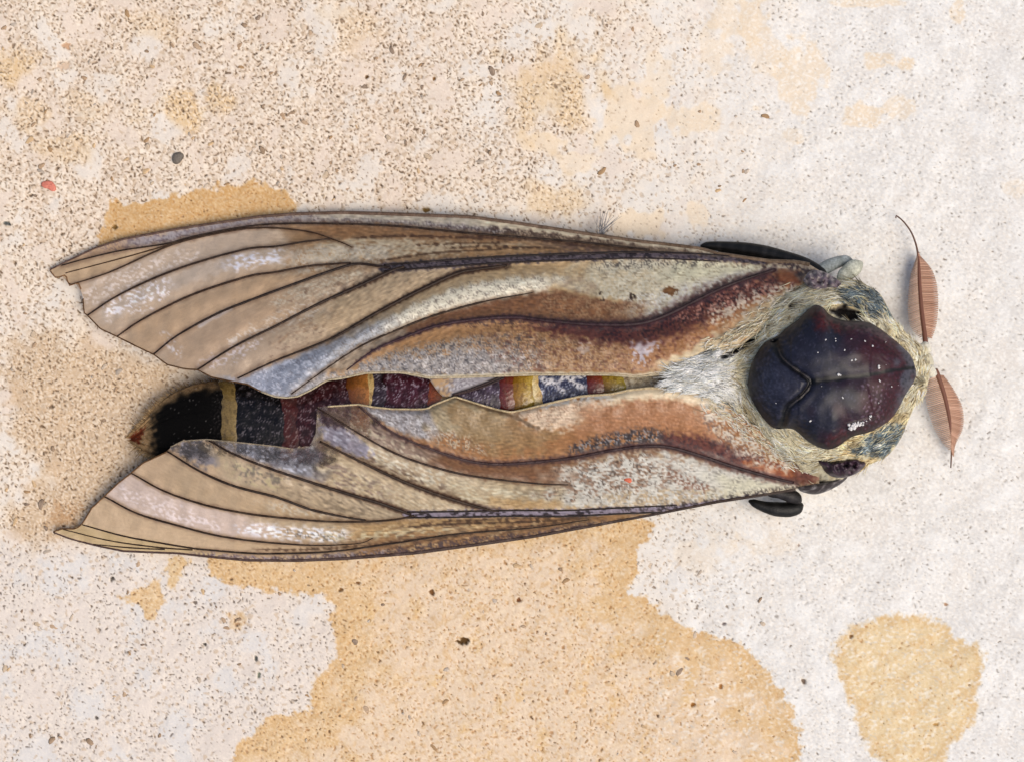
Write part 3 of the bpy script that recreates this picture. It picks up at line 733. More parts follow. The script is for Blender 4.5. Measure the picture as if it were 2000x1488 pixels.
la2 = [(123, 1033), (214, 1055), (308, 1068), (376, 1073)]
la3 = [(182, 1062), (255, 1069), (322, 1072)]
ld = [(204, 969), (268, 1002), (349, 1026), (430, 1046), (520, 1058), (620, 1064), (701, 1060), (728, 1050)]
le = [(256, 923), (322, 959), (403, 986), (483, 1002), (540, 1009), (620, 1016), (701, 1018), (768, 1014), (809, 1006)]
lf = [(327, 881), (389, 919), (456, 948), (540, 970), (607, 994), (674, 1009), (715, 1015)]
lg = [(408, 860), (456, 886), (523, 913), (607, 941), (674, 962), (742, 982), (803, 1004)]
lh = [(625, 862), (688, 893), (768, 931), (849, 963), (943, 992), (975, 998)]
lm = [(795, 1004), (890, 1003), (1000, 1001), (1107, 1001), (1215, 996), (1322, 991), (1430, 976), (1520, 958)]
li = [(619, 796), (701, 846), (768, 883), (836, 908), (916, 928), (1040, 943), (1110, 946)]
lj = [(701, 794), (755, 837), (809, 864), (890, 893), (943, 904), (1000, 905), (1107, 895), (1188, 880), (1255, 871), (1309, 873), (1376, 892), (1430, 910), (1500, 930), (1550, 942)]
W = Wing('lower', Ltop, Lbot, False)
c = W.cv = Canvas(W.GX, W.GY, (172, 148, 118))
T, Bt = W.ftop, W.fbot
fa, fd, fe, ff, fg, fh, fm, fi, fj = [fn(q) for q in (la1 + la[1:], ld, le, lf, lg + lm[1:], lh, lm, li, lj)]
fM = fn([(90, 1000), (500, 1005), (720, 1014), (795, 1006)] + lm[1:])
fMt = lambda x: np.where(x < 810, fg(x), fM(x) - 6)
B1 = .4
c.put(.22 * ss(-.6, 1.2, noise(c.X, c.Y, 70, 2)), (180, 158, 130))
c.put(.14 * ss(0, 1.5, noise(c.X, c.Y, 45, 4)), (160, 134, 102))
c.zone(fe, fd, 180, 520, (186, 166, 150), .8, .05, .95)
c.zone(T, fe, 250, 560, (176, 148, 112), .8)
c.zone(fd, Bt, 100, 600, (176, 150, 114), .8)
c.zone(fa, Bt, 90, 420, (170, 146, 100), .8)
FR = (8, -.3, .9, 14, .35, 1.8)
c.stroke([(240, 960), (330, 1000), (420, 1026)], [12, 18, 12], (216, 202, 194), .75, .7, 3, tex=FR)
c.stroke([(440, 1026), (500, 1034), (580, 1040), (660, 1043), (730, 1042)], [6, 13, 13, 13, 10], (222, 224, 230), .97, .6, 3, fade=(.15, .1), tex=(8, -.8, .6, 14, .1, 2.), h=3)
c.stroke([(560, 1042), (640, 1048), (730, 1048)], [7, 9, 6], (92, 92, 92), .7, .6, 2, tex=(7, .2, 1.1, 16))
c.stroke([(700, 1040), (760, 1042), (830, 1040)], [8, 11, 8], (198, 188, 150), .85, .6, 2, tex=(7, -.6, .7, 17))
c.stroke([(850, 1040), (900, 1038)], [6, 6], (186, 172, 140), .7, .6, 2, tex=(7, -.6, .7, 17))
c.zone(fe, fd, 480, 740, (160, 140, 108), .7, .0, .3)
c.zone(ff, fe, 330, 760, (164, 140, 106), .8, .0, 1)
c.zone(ff, fe, 520, 740, (188, 178, 158), .7, .2, .8, tex=(7, -.4, .9, 19, .3, 2))
c.zone(fg, ff, 440, 800, (166, 146, 116), .9, .0, 1)
c.zone(fg, ff, 500, 720, (112, 96, 76), .5, .0, .9, tex=(11, .1, 1.1, 20, .35, 2.2))
c.zone(fg, ff, 430, 560, (176, 162, 118), .7, .2, .8, tex=(13, -.2, .8, 21, .3, 1.6))
c.poly([(455, 905), (500, 905), (560, 935), (540, 950), (480, 930)], (84, 78, 70), .6, 8, 6, 20, tex=(10, -.4, .9, 22))
c.zone(fh, fg, 560, 960, (178, 156, 122), .95, .0, 1, xs=30)
c.zone(fh, fg, 600, 960, (196, 180, 150), .7, .3, .9, tex=(6, -.4, .9, 23, .4, 2))
c.zone(fh, fg, 560, 760, (120, 98, 88), .6, .3, 1, xs=30, tex=(10, .0, 1., 24, .4, 2.5))
c.zone(T, fg, 400, 625, (122, 124, 134), .85, .0, .95, xs=22)
c.zone(T, fg, 410, 600, (200, 204, 216), .65, .1, .9, xs=22, tex=(9, .2, 1.2, 25, .3, 1.8))
c.zone(T, fg, 480, 640, (74, 66, 66), .5, .05, .9, xs=22, tex=(15, .2, 1.1, 26, .2, 1.5))
c.poly([(336, 872), (360, 862), (400, 862), (424, 884), (430, 905), (400, 912), (365, 896)], (112, 108, 112), .85, 7, 4, 20)
c.poly([(336, 872), (360, 862), (400, 862), (420, 884), (380, 890)], (164, 160, 162), .6, 7, 4, 20, tex=(8, .1, 1.1, 27))
c.stroke([(404, 872), (430, 890), (450, 925)], [10, 14, 10], (166, 146, 112), .6, .7, 3)
# h..i pale streaked field
c.zone(fi, fh, 610, 1120, (170, 148, 116), .95, 0, 1, xs=20)
c.zone(fi, fh, 640, 1000, (200, 190, 166), .9, .15, .75, xs=30, tex=(8, -.5, .8, 28, .42, 2.6))
c.zone(fi, fh, 640, 960, (92, 66, 52), .6, .55, 1., xs=30, tex=(8, .0, 1.1, 29, .42, 2.8))
c.poly([(622, 812), (634, 830), (680, 836), (720, 870), (730, 890), (690, 890), (632, 862)], (148, 142, 158), .9, 6, 4, 20)
c.poly([(634, 832), (660, 834), (700, 858), (690, 880), (636, 846)], (204, 204, 216), .7, 5, 3, 16, tex=(10, -.2, .9, 30, .4, 2))
c.poly([(622, 800), (660, 822), (680, 838), (640, 832), (628, 826)], (74, 56, 66), .8, 4, 2, 16)
c.zone(fi, fM, 880, 1140, (176, 156, 122), .9, .1, .8, xs=30)
c.zone(fi, fM, 880, 1100, (200, 190, 160), .8, .25, .7, xs=30, tex=(8, -.3, .8, 31, .12, 2.8))
c.zone(fi, fM, 960, 1220, (176, 138, 84), .8, .55, .98, xs=30)
c.zone(fi, fM, 1000, 1150, (128, 112, 86), .6, .25, .5, xs=30)
# i..j brown
c.zone(fj, fi, 820, 1140, (128, 86, 54), .97, 0, 1, xs=50)
c.zone(fj, fi, 620, 850, (140, 116, 100), .9, 0, 1, xs=30)
c.zone(fj, fi, 640, 840, (196, 182, 152), .7, .4, .9, xs=30, tex=(9, -.1, .8, 32, .5, 2.2))
c.zone(fj, fi, 620, 760, (92, 66, 66), .7, 0, .5, xs=20, tex=(9, -.2, .9, 33, .5, 2))
# j..inner margin
c.zone(T, fj, 700, 1560, (160, 108, 60), .97, 0, 1, xs=20)
c.zone(T, fj, 700, 850, (150, 146, 148), .95, 0, .85, xs=20)
c.zone(T, fj, 720, 880, (206, 204, 206), .7, .25, .7, xs=20, tex=(7, .0, 1., 34))
c.zone(T, fj, 720, 960, (100, 88, 82), .6, .0, .9, xs=20, tex=(6, .4, 1.3, 35))
c.zone(T, fj, 840, 990, (158, 142, 108), .9, 0, .6, xs=20)
c.zone(T, fj, 850, 960, (196, 184, 160), .7, .5, .85, xs=30, tex=(7, -.1, .9, 36))
c.poly([(880, 780), (940, 796), (1000, 812), (1050, 838), (1090, 842), (1060, 880), (960, 886), (900, 850), (870, 800)], (150, 118, 74), .75, 14, 6, 30)
c.poly([(1000, 806), (1040, 796), (1100, 780), (1200, 771), (1200, 800), (1150, 812), (1110, 838), (1060, 838), (1020, 822)], (206, 180, 150), .95, 7, 4, 20)
c.poly([(1010, 808), (1090, 786), (1150, 776), (1150, 810), (1060, 834)], (150, 112, 84), .6, 7, 4, 20, tex=(6, .1, 1.1, 37))
c.stroke([(890, 776), (943, 795), (1000, 812), (1050, 837)], 3, (108, 82, 54), .8, .6, 1)
c.stroke([(1060, 792), (1130, 776), (1195, 773)], [5, 9, 8], (196, 196, 190), .9, .6, 2, tex=(8, -1, .4, 38, -.2, 2.))
c.zone(T, fj, 1140, 1420, (166, 112, 70), .95, .18, .8, xs=40, wob=4)
c.zone(T, fj, 1190, 1420, (216, 196, 160), .95, -.1, .2, xs=15)
c.zone(T, fj, 1140, 1400, (190, 134, 96), .6, .15, .7, xs=30, tex=(8, .2, 1.2, 39))
c.stroke([(1100, 882), (1180, 864), (1250, 855), (1330, 856)], [7, 14, 18, 14], (52, 46, 52), .92, .6, 3, 12, fade=(.1, .2), tex=(7, -1.1, .3, 40))
c.stroke([(1120, 876), (1200, 858), (1280, 852)], [7, 12, 12], (150, 148, 150), .85, .6, 2, tex=(6, .5, 1.3, 41))
c.stroke([(1280, 858), (1360, 872), (1440, 900), (1520, 928), (1575, 930)], [10, 20, 24, 20, 14], (104, 54, 46), .92, .6, 4, 14, fade=(.1, 0))
c.stroke([(1300, 858), (1380, 872), (1440, 895)], [10, 16, 18], (70, 44, 46), .8, .7, 3, tex=(8, .0, .9, 42))
c.stroke([(1460, 905), (1520, 920), (1560, 925)], [8, 12, 12], (160, 84, 38), .9, .6, 4, 12)
c.stroke([(1390, 800), (1430, 840), (1490, 885), (1560, 905)], [22, 30, 26, 16], (196, 186, 168), .92, .7, 6, 22, tex=(9, -.9, .4, 43))
c.stroke([(1380, 820), (1430, 862), (1480, 890)], [14, 20, 16], (110, 86, 76), .7, .7, 5, tex=(9, .2, 1.1, 44))
c.poly([(1550, 925), (1562, 912), (1585, 912), (1600, 925), (1592, 940), (1562, 942)], (112, 62, 46), .95, 7, 3, h=6)
# below j: grey-white field with brown blotches
c.zone(fj, fM, 1090, 1560, (194, 191, 180), .95, .12, .95, xs=50, wob=5)
c.zone(fj, fM, 1080, 1320, (132, 92, 64), .75, .0, .7, xs=60, wob=6, tex=(8, -.3, 1.1, 45, .15, 1.8))
c.zone(fj, fM, 1080, 1300, (70, 48, 36), .7, .1, .8, xs=40, tex=(8, .9, 1.6, 46))
c.stroke([(1310, 925), (1345, 945), (1380, 952)], [8, 12, 6], (126, 78, 56), .85, .6, 5, 14, tex=(8, -.6, .5, 47))
c.zone(fj, fM, 1180, 1420, (176, 150, 112), .8, .7, 1.05, xs=40, tex=(10, -.6, .6, 48))
c.zone(fj, fM, 1400, 1560, (196, 190, 160), .8, .3, 1.05, xs=40)
c.zone(fj, fM, 1120, 1560, (110, 104, 98), .5, .1, 1, xs=40, tex=(6, .6, 1.5, 49, .2, 2))
c.zone(fM, Bt, 1200, 1560, (178, 158, 122), .8, -.5, .6, xs=40, tex=(8, -.9, .5, 50, -.2, 2))
# costal side
c.zone(fM, Bt, 690, 1260, (150, 110, 68), .95, .1, 1, xs=40)
c.zone(fM, Bt, 680, 1000, (172, 140, 92), .8, .1, .5, xs=50)
c.zone(fM, Bt, 640, 900, (190, 180, 146), .8, .35, .55, xs=50, tex=(9, -.2, .8, 51, -.05, 2.5))
c.zone(fM, Bt, 760, 1300, (96, 66, 44), .7, .2, .95, xs=50, tex=(7, .1, 1., 52, -.17, 6))
c.zone(fM, Bt, 700, 1300, (196, 172, 128), .5, .1, .95, xs=50, tex=(7, .4, 1.2, 53, -.17, 6))
c.zone(fa, Bt, 380, 1500, (80, 62, 64), .9, .45, 1.1, soft=3, tex=(7, -1., .5, 54))
c.zone(fa, Bt, 400, 760, (140, 128, 132), .8, .3, .8, soft=3, tex=(8, .2, .9, 55))
for Pq, ww in (([(480, 1072), (600, 1072), (720, 1064), (850, 1046)], 1.8), ([(760, 1030), (900, 1022), (1040, 1018), (1180, 1008)], 2.), ([(820, 1056), (950, 1036), (1100, 1020)], 2.), ([(850, 1018), (1000, 1012), (1150, 1008)], 1.6)):
    c.stroke(Pq, ww, (74, 50, 32), .8, .5, 1, 14, fade=(.1, .1))
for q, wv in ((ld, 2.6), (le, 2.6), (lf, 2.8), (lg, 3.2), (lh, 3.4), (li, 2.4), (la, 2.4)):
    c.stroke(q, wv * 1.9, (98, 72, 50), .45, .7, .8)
c.stroke(lj, [2, 4, 5, 6, 7, 8, 7, 7, 6], (84, 54, 50), .8, .7, 1.5, 12)
for q in (lg[3:], lh[1:]):
    c.stroke(q, [1.5, 4, 6, 6.5], (82, 55, 36), .9, .4, 1, 12)
c.stroke(lm, [7, 7, 7, 7, 6, 5, 4], (134, 124, 142), .95, .4, 1.2, 12, fade=(0, .15))
c.stroke(lm, [7, 7, 7, 7, 6, 5, 4], (46, 34, 40), .9, .4, 1.2, 12, tex=(8, .2, .8, 56, 0, 2.4))
c.stroke([(1215, 996), (1350, 984), (1480, 962), (1554, 950)], 6, (60, 48, 44), .7, .7, 2, tex=(7, -.3, .8, 57))
for q, hh, ww in ((lm, 7, 13), (lj, 7, 12), (lh, 4, 9), (lg, 3, 8), (lf, 3, 8), (le, 2.5, 8), (ld, 2.5, 8), (li, 3, 8)):
    c.stroke(q, ww, None, h=hh, fade=(.1, .05))
for f1, f2, x0, x1, hh in ((fe, fd, 230, 720, 4), (ff, fe, 330, 700, 4), (fg, ff, 440, 740, 5), (fh, fg, 640, 880, 5), (fi, fh, 660, 960, 6), (T, fj, 780, 1400, 7)):
    ya, yb = f1(c.X), f2(c.X); t = np.clip((c.Y - ya) / (yb - ya + 1e-3), 0, 1)
    c.H += 1.5 * hh * np.sin(t * PI) * ss(x0 - 40, x0 + 60, c.X) * (1 - ss(x1 - 60, x1 + 40, c.X))
wv_ = (1 - ss(990, 1040, c.Y)) * (1 - ss(820, 1000, c.X))
st_ = noise(c.X, c.Y, 6.5, 61, .45, 4.) * wv_ + noise(c.X, c.Y, 6.5, 62, -.06, 4.) * (1 - wv_)
c.C *= (1 + (.015 + .05 * ss(450, 700, c.X) * (1 - .6 * ss(1050, 1200, c.X))) * st_)[..., None]
c.C += (3 + 4 * ss(450, 750, c.X) * noise(c.X, c.Y, 7, 1, .3, 1.5))[..., None] + 1.5 * noise(c.X, c.Y, 30, 2)[..., None]
c.H += .2 * noise(c.X, c.Y, 9, 50) + .7 * noise(c.X, c.Y, 40, 51)
c.A -= .10 * (1 - ss(150, 480, c.X))
c.poly([(334, 868), (400, 850), (560, 868), (640, 862), (660, 900), (600, 915), (520, 905), (430, 880), (390, 905), (345, 892)], None, 1, 9, 5, 30, alpha=.2)
c.poly([(614, 780), (712, 785), (740, 820), (720, 850), (680, 838), (640, 832), (620, 870)], None, 1, 8, 4, 30, alpha=.28)
c.poly([(628, 832), (690, 838), (716, 868), (690, 890), (630, 866)], None, 1, 6, 3, 30, alpha=.62)
c.A = np.clip(c.A + (.45 - .3 * ss(530, 560, c.X) * (1 - ss(690, 700, c.X))) * ss(.2, 1.3, tn(c.X, c.Y, 9, 66)) * (c.A < .85), 0, 1)
W.build(moth, 'lower folded forewing, torn along its inner edge')
LO = W
W.vein(Lbot[:-1], [1.6, 2.2, 2.8, 3.6, 4, 3.8, 3.6, 3.4, 3], (78, 58, 54), 'costa', .0, (60, 48, 42))
W.vein(la, [2.0, 2.2, 2, 1.6, 1.2], (56, 38, 26))
W.vein(la1, [1.3, 1.7, 1.9, 2], (62, 40, 22)); W.vein(la2, [1.1, 1.4, 1.6], (66, 44, 24)); W.vein(la3, [1, 1.4, 1.5], (62, 42, 22))
W.vein(ld, [1.5, 2.2, 2.3, 2.2, 1.6, 1], (60, 38, 20))
W.vein(le, [1.5, 2.3, 2.4, 2.3, 2.2], (66, 42, 22))
W.vein(lf, [1.6, 2.4, 2.8, 2.8, 2], (54, 34, 20))
W.vein(lg, [1.6, 2.4, 2.8, 3.4, 3.2], (56, 34, 20))
W.vein(lh, [2.0, 2.6, 3.4, 3.6, 2.0], (66, 42, 24))
W.vein(li, [1.5, 1.9, 2.2, 2, 1.4], (64, 40, 28))
W.vein(lj, [1.6, 2.0, 2.6, 3.2, 3.4, 3.4, 3.6, 3.6, 3], (92, 66, 64), col2=(64, 40, 44))
W.vein([(x, y - 5) for x, y in lm[:-2]], [2, 2, 1.8, 1.6, 1.2], (44, 30, 26))
W.vein([(x, y + 6) for x, y in lm[:-1]], [2, 2.2, 2.2, 2, 1.6], (40, 28, 28))
W.vein(Ltop[:11], 1.4, (100, 70, 40), 'wing_margin')
W.vein(Ltop[11:17], 1.2, (146, 132, 112), 'wing_margin')
W.vein(Ltop[20:38], [1.6, 1.8, 2.2, 2.4], (184, 166, 132), 'wing_margin')

# ---------------------------------------------------------------- patches (plates, hindwing lobe)
def patch_mesh(name, outline, zf, mat, parent, paint, nr=14, nth=72, centre=None, skirt=6, base=(128, 128, 128), **kw):
    P = np.asarray(outline, float)
    P = resample(np.vstack([catmull(np.vstack([P, P[:1]]), 6)]), 2)[:-1]
    c0 = P.mean(0) if centre is None else np.asarray(centre, float)
    L = np.r_[0, np.cumsum(np.linalg.norm(np.diff(np.vstack([P, P[:1]]), axis=0), axis=1))]
    Pc = np.vstack([P, P[:1]]); t = np.linspace(0, L[-1], nth, endpoint=False)
    ring = np.stack([np.interp(t, L, Pc[:, k]) for k in (0, 1)], 1)
    q = np.linspace(0.02, 1, nr)[:, None, None]
    XY = c0 + (ring[None] - c0) * q
    X, Y = XY[..., 0], XY[..., 1]
    R = np.repeat(q[..., 0], nth, 1)
    cv = Canvas(X, Y, base); cv.R = R
    paint(cv)
    Z = zf(X, Y, R) + cv.H
    Vt = P3(X, Y, Z)
    Vs = P3(X[-1], Y[-1], Z[-1] - skirt)[None]
    V = np.concatenate([Vt, Vs], 0).reshape(-1, 3)
    C = np.concatenate([cv.C, cv.C[-1:]], 0)
    F = gridfaces(nr + 1, nth, 0, True)
    o = link(name, V, [F, np.arange(nth)[None, :]], mat, parent, C, **kw)
    return o, cv, Z

# hindwing lobe showing below the upper wing
def pt(cv):
    cv.put(np.ones(cv.X.shape), (146, 142, 150))
    cv.poly([(830, 735), (880, 735), (880, 776), (860, 776)], (176, 136, 84), .8, 6, 3)
    cv.put(.8 * ss(.2, 1.1, noise(cv.X, cv.Y, 6, 60)), (92, 84, 92)); cv.put(.6 * ss(.4, 1.2, noise(cv.X, cv.Y, 7, 61)), (206, 204, 206))
    cv.stroke([(885, 772), (951, 748), (990, 730)], 4, (60, 46, 44), .9, .6)
hind, _, _ = patch_mesh('hindwing', [(832, 730), (846, 752), (862, 772), (880, 775), (910, 766), (951, 751), (985, 736), (1000, 715), (900, 700), (840, 710)], lambda x, y, r: 176 + 0 * x, M_WING, moth, pt, skirt=3)
for dy in (0, 5):
    Q = resample(np.array([(884, 771 + dy * .2), (920, 760 + dy * .6), (951, 748 + dy), (985, 733 + dy)], float), 6)
    tube('vein', P3(Q[:, 0], Q[:, 1], 179), 1.6 * U, M_VEIN, hind, np.array((58, 42, 40)))

# ---------------------------------------------------------------- abdomen
abd = empty('abdomen', moth)
axp = fn([(250, 857), (275, 853), (300, 847), (350, 838), (445, 838), (560, 832), (700, 812), (900, 784), (1200, 760), (1330, 747)])
rad = fn([(250, 2), (256, 7), (266, 17), (280, 31), (300, 48), (335, 68), (380, 86), (430, 96), (560, 106), (700, 108), (900, 104), (1100, 98), (1330, 90)])
zfa = fn([(250, 1.1), (430, 1.12), (560, 1.2), (700, 1.4), (900, 1.62), (1200, 1.75)])
def segment(x0, x1, paint, name='abdomen_segment', bulge=3, nx=None, label=None, dr=0, sl=0):
    nx = nx or max(8, int((x1 - x0) / 2.0)); na = 160
    t = np.linspace(0, 1, nx)[:, None]; a = np.linspace(-PI * .62, PI * .62, na)[None, :]
    if x0 > 400: x0, x1 = x0 - 3, x1 + 3
    xc = x0 + (x1 - x0) * t + 0 * a
    r = rad(xc) + bulge * np.sin(np.clip(t * 1.0, 0, 1) * PI) ** .6 + dr + 0 * a
    yy = axp(xc) + r * np.sin(a); xx = xc + sl * (np.sin(a)) + 5 * np.cos(a * 1.3) + 1.8 * noise(0 * a + x0, a * 60 + x0, 40, 86) + .7 * noise(0 * a + x0, a * 60 + x0, 11, 87)
    cv = Canvas(xx, yy, (60, 40, 44)); cv.T = t + 0 * a
    paint(cv)
    n = noise(xx, yy, 8, 90) * .2
    zz = (.52 * r * np.cos(a) + .48 * rad(xc)) * zfa(xc) + (cv.H + n) * np.cos(a)
    V = P3(xx, yy, np.maximum(zz, 2)).reshape(-1, 3)
    o = link(name, V, [gridfaces(nx, na)[:, ::-1]], M_TAIL if name == 'tail_segment' else (M_BAND if name == 'band' else M_ABD), abd, cv.C, label=label)
    return o
def dark(base, sp1, sp2, edge=None):
    def f(cv):
        cv.put(np.ones(cv.X.shape), base)
        cv.put(.7 * ss(.0, 1.2, tn(cv.X, cv.Y, 7, 91)), sp1)
        cv.put(.85 * ss(.6, 1.4, tn(cv.X, cv.Y, 5.5, 92)), sp2)
        cv.put(.5 * ss(0, 1.2, noise(cv.X, cv.Y, 30, 93)), np.array(base) * .6)
        if edge is not None: cv.put(.9 * ss(.86, .95, cv.T), edge)
        cv.put(.9 * (1 - ss(0, .05, cv.T + .02 * noise(cv.X, cv.Y, 12, 99))), (24, 14, 12))
    return f
def plain(c1, c2, dk=(90, 60, 30)):
    def f(cv):
        cv.C[:] = np.array(c1) * (1 - cv.T[..., None]) + np.array(c2) * cv.T[..., None]
        cv.put(.4 * ss(.3, 1.3, noise(cv.X, cv.Y, 12, 94, 1.5, 2)), dk)
    return f
def tail(cv):
    cv.put(np.ones(cv.X.shape), (7, 6, 6))
    cv.put(ss(-16, -56, cv.Y - axp(cv.X) + 0 * cv.X) * .0, (0, 0, 0))
    r = np.abs(cv.Y - axp(cv.X)) / rad(cv.X)
    rim = np.maximum(ss(.74, 1.0, r + .04 * noise(cv.X, cv.Y, 30, 95)), 1 - ss(282, 312, cv.X + 3 * noise(cv.X, cv.Y, 14, 96)))
    cv.put(rim, (158, 128, 92))
    cv.put(rim * .6 * ss(.2, 1.2, noise(cv.X, cv.Y, 8, 97, .9, 2)), (92, 70, 46))
    cv.poly([(250, 856), (262, 846), (284, 833), (279, 848), (272, 866), (262, 862)], (96, 40, 22), .95, 3, 1.5, 10)
    cv.put(.5 * ss(1.8, 2.4, noise(cv.X, cv.Y, 8, 98)), (140, 136, 132))
    cv.put((1 - rim) * .6 * ss(400, 430, cv.X) * ss(0, 1.2, noise(cv.X, cv.Y, 7, 99)), (54, 48, 48))
segment(250, 434, tail, 'tail_segment', 0, 90, label='black tail tip with brown fringe')
segment(431, 456, plain((112, 92, 52), (132, 110, 66), (60, 46, 24)), 'band', 2)
segment(455, 549, dark((12, 9, 10), (30, 25, 28), (104, 98, 104)), bulge=2)
segment(547, 577, dark((66, 28, 26), (88, 50, 46), (124, 106, 106)), bulge=2)
segment(575, 680, dark((46, 17, 20), (74, 38, 42), (136, 116, 122)), bulge=3)
segment(677, 716, plain((100, 54, 24), (170, 114, 58)), 'band', 3)
segment(714, 724, plain((206, 178, 120), (196, 166, 110)), 'band', 1)
segment(722, 749, dark((44, 32, 40), (92, 82, 94), (166, 160, 172)), bulge=1)
segment(747, 834, dark((58, 20, 30), (90, 54, 68), (160, 146, 160)), bulge=3)
segment(832, 858, plain((112, 48, 22), (150, 84, 36)), 'band', 2)
segment(856, 878, plain((196, 160, 100), (160, 124, 76)), 'band', 1)
segment(876, 974, dark((48, 34, 50), (92, 80, 100), (168, 162, 180)), bulge=3)
segment(972, 1000, plain((86, 28, 34), (110, 50, 24)), 'band', 3)
segment(998, 1034, plain((124, 82, 20), (176, 150, 68), (90, 56, 12)), 'band', 4)
segment(1032, 1056, plain((218, 206, 168), (200, 162, 92), (150, 110, 50)), 'band', 0)
def white(cv):
    cv.put(np.ones(cv.X.shape), (52, 56, 84))
    cv.put(.95 * ss(-.5, .5, noise(cv.X, cv.Y, 24, 80) + (745 - cv.Y) / 30.), (226, 224, 230))
    cv.put(.9 * ss(.2, 1.1, noise(cv.X, cv.Y, 8, 81)), (34, 36, 58)); cv.put(.6 * ss(.6, 1.3, noise(cv.X, cv.Y, 6, 82)), (190, 200, 220))
segment(1054, 1146, white, bulge=1)
segment(1144, 1174, plain((96, 30, 36), (120, 58, 24)), 'band', 3)
segment(1172, 1210, plain((124, 90, 26), (180, 162, 70), (90, 64, 16)), 'band', 4)
def wool(cv):
    cv.put(np.ones(cv.X.shape), (200, 186, 158)); cv.put(.7 * ss(.1, 1.1, noise(cv.X, cv.Y, 9, 83, 0, 2.)), (116, 98, 76)); cv.put(.7 * ss(.5, 1.2, noise(cv.X, cv.Y, 8, 84, .3, 2)), (230, 224, 206))
segment(1208, 1330, wool, bulge=0)

# ---------------------------------------------------------------- thorax
TH = [(1306, 722), (1350, 703), (1395, 680), (1445, 668), (1478, 640), (1510, 610), (1545, 575), (1580, 548), (1610, 538), (1642, 548), (1675, 547), (1697, 560), (1718, 573), (1734, 600), (1746, 622), (1771, 651), (1797, 673), (1812, 690), (1816, 715), (1808, 769), (1789, 791), (1773, 823), (1760, 855), (1733, 890), (1691, 910), (1652, 930), (1626, 952), (1592, 957), (1568, 936), (1556, 905), (1510, 875), (1465, 838), (1425, 800), (1376, 772), (1322, 762), (1306, 745)]
shcx, shcy = 1625., 738.
def zfur(x, y, r=None):
    d = np.hypot((x - 1632) / 215., (y - 738) / 205.)
    z = 60 + 190 * np.sqrt(np.clip(1 - (d / 1.02) ** 2.6, 0.0, 1))
    lft = ss(1480, 1400, x)
    zl = 214 - .012 * (y - 740) ** 2 * .35
    return np.where(x < 1500, z * (1 - lft) + zl * lft, z)
def pfur(cv):
    cv.put(np.ones(cv.X.shape), (212, 202, 170))
    cv.put(.6 * ss(-.2, 1, noise(cv.X, cv.Y, 30, 62)), (160, 140, 100))
    cv.put(ss(1490, 1430, cv.X), (242, 245, 244))
    cv.put(.7 * ss(.3, 1.2, noise(cv.X, cv.Y, 12, 63)), (96, 84, 62))
    for b in ((1648, 572, 1690, 568, 1720, 580, 1738, 622, 1700, 612, 1660, 592), (1676, 880, 1700, 860, 1740, 826, 1766, 828, 1752, 866, 1722, 886)):
        cv.poly(np.array(b).reshape(-1, 2), (84, 104, 116), .95, 8, 5, 18)
    cv.poly([(1618, 606), (1650, 598), (1695, 618), (1690, 630), (1640, 622)], (14, 8, 8), 1, 4, 2, h=-30)
    cv.poly([(1405, 690), (1420, 686), (1422, 700), (1412, 708)], (40, 44, 50), .95, 4, 2, h=-16)
    cv.poly([(1403, 752), (1418, 742), (1424, 756), (1408, 766)], (26, 26, 36), .98, 3, 2, h=-16)
    for q_ in ([(1428, 692), (1448, 678), (1470, 662), (1486, 646), (1504, 632)], [(1545, 598), (1558, 590), (1572, 592)]):
        cv.stroke(q_, 5, (22, 17, 14), .98, .5, 1, h=-14)
    cv.stroke([(1445, 700), (1452, 740), (1452, 790), (1475, 830)], [5, 7, 8, 6], (70, 60, 44), .85, .7, 2)
    cv.H += 3 * noise(cv.X, cv.Y, 26, 64)
CRACK = [(1428, 692), (1448, 678), (1470, 662), (1486, 646), (1504, 632)]; CRACK2 = [(1545, 598), (1558, 590), (1572, 592)]
thorax, _, _ = patch_mesh('thorax', TH, zfur, M_FUR, moth, pfur, nr=70, nth=260, centre=(1622, 738), skirt=70)

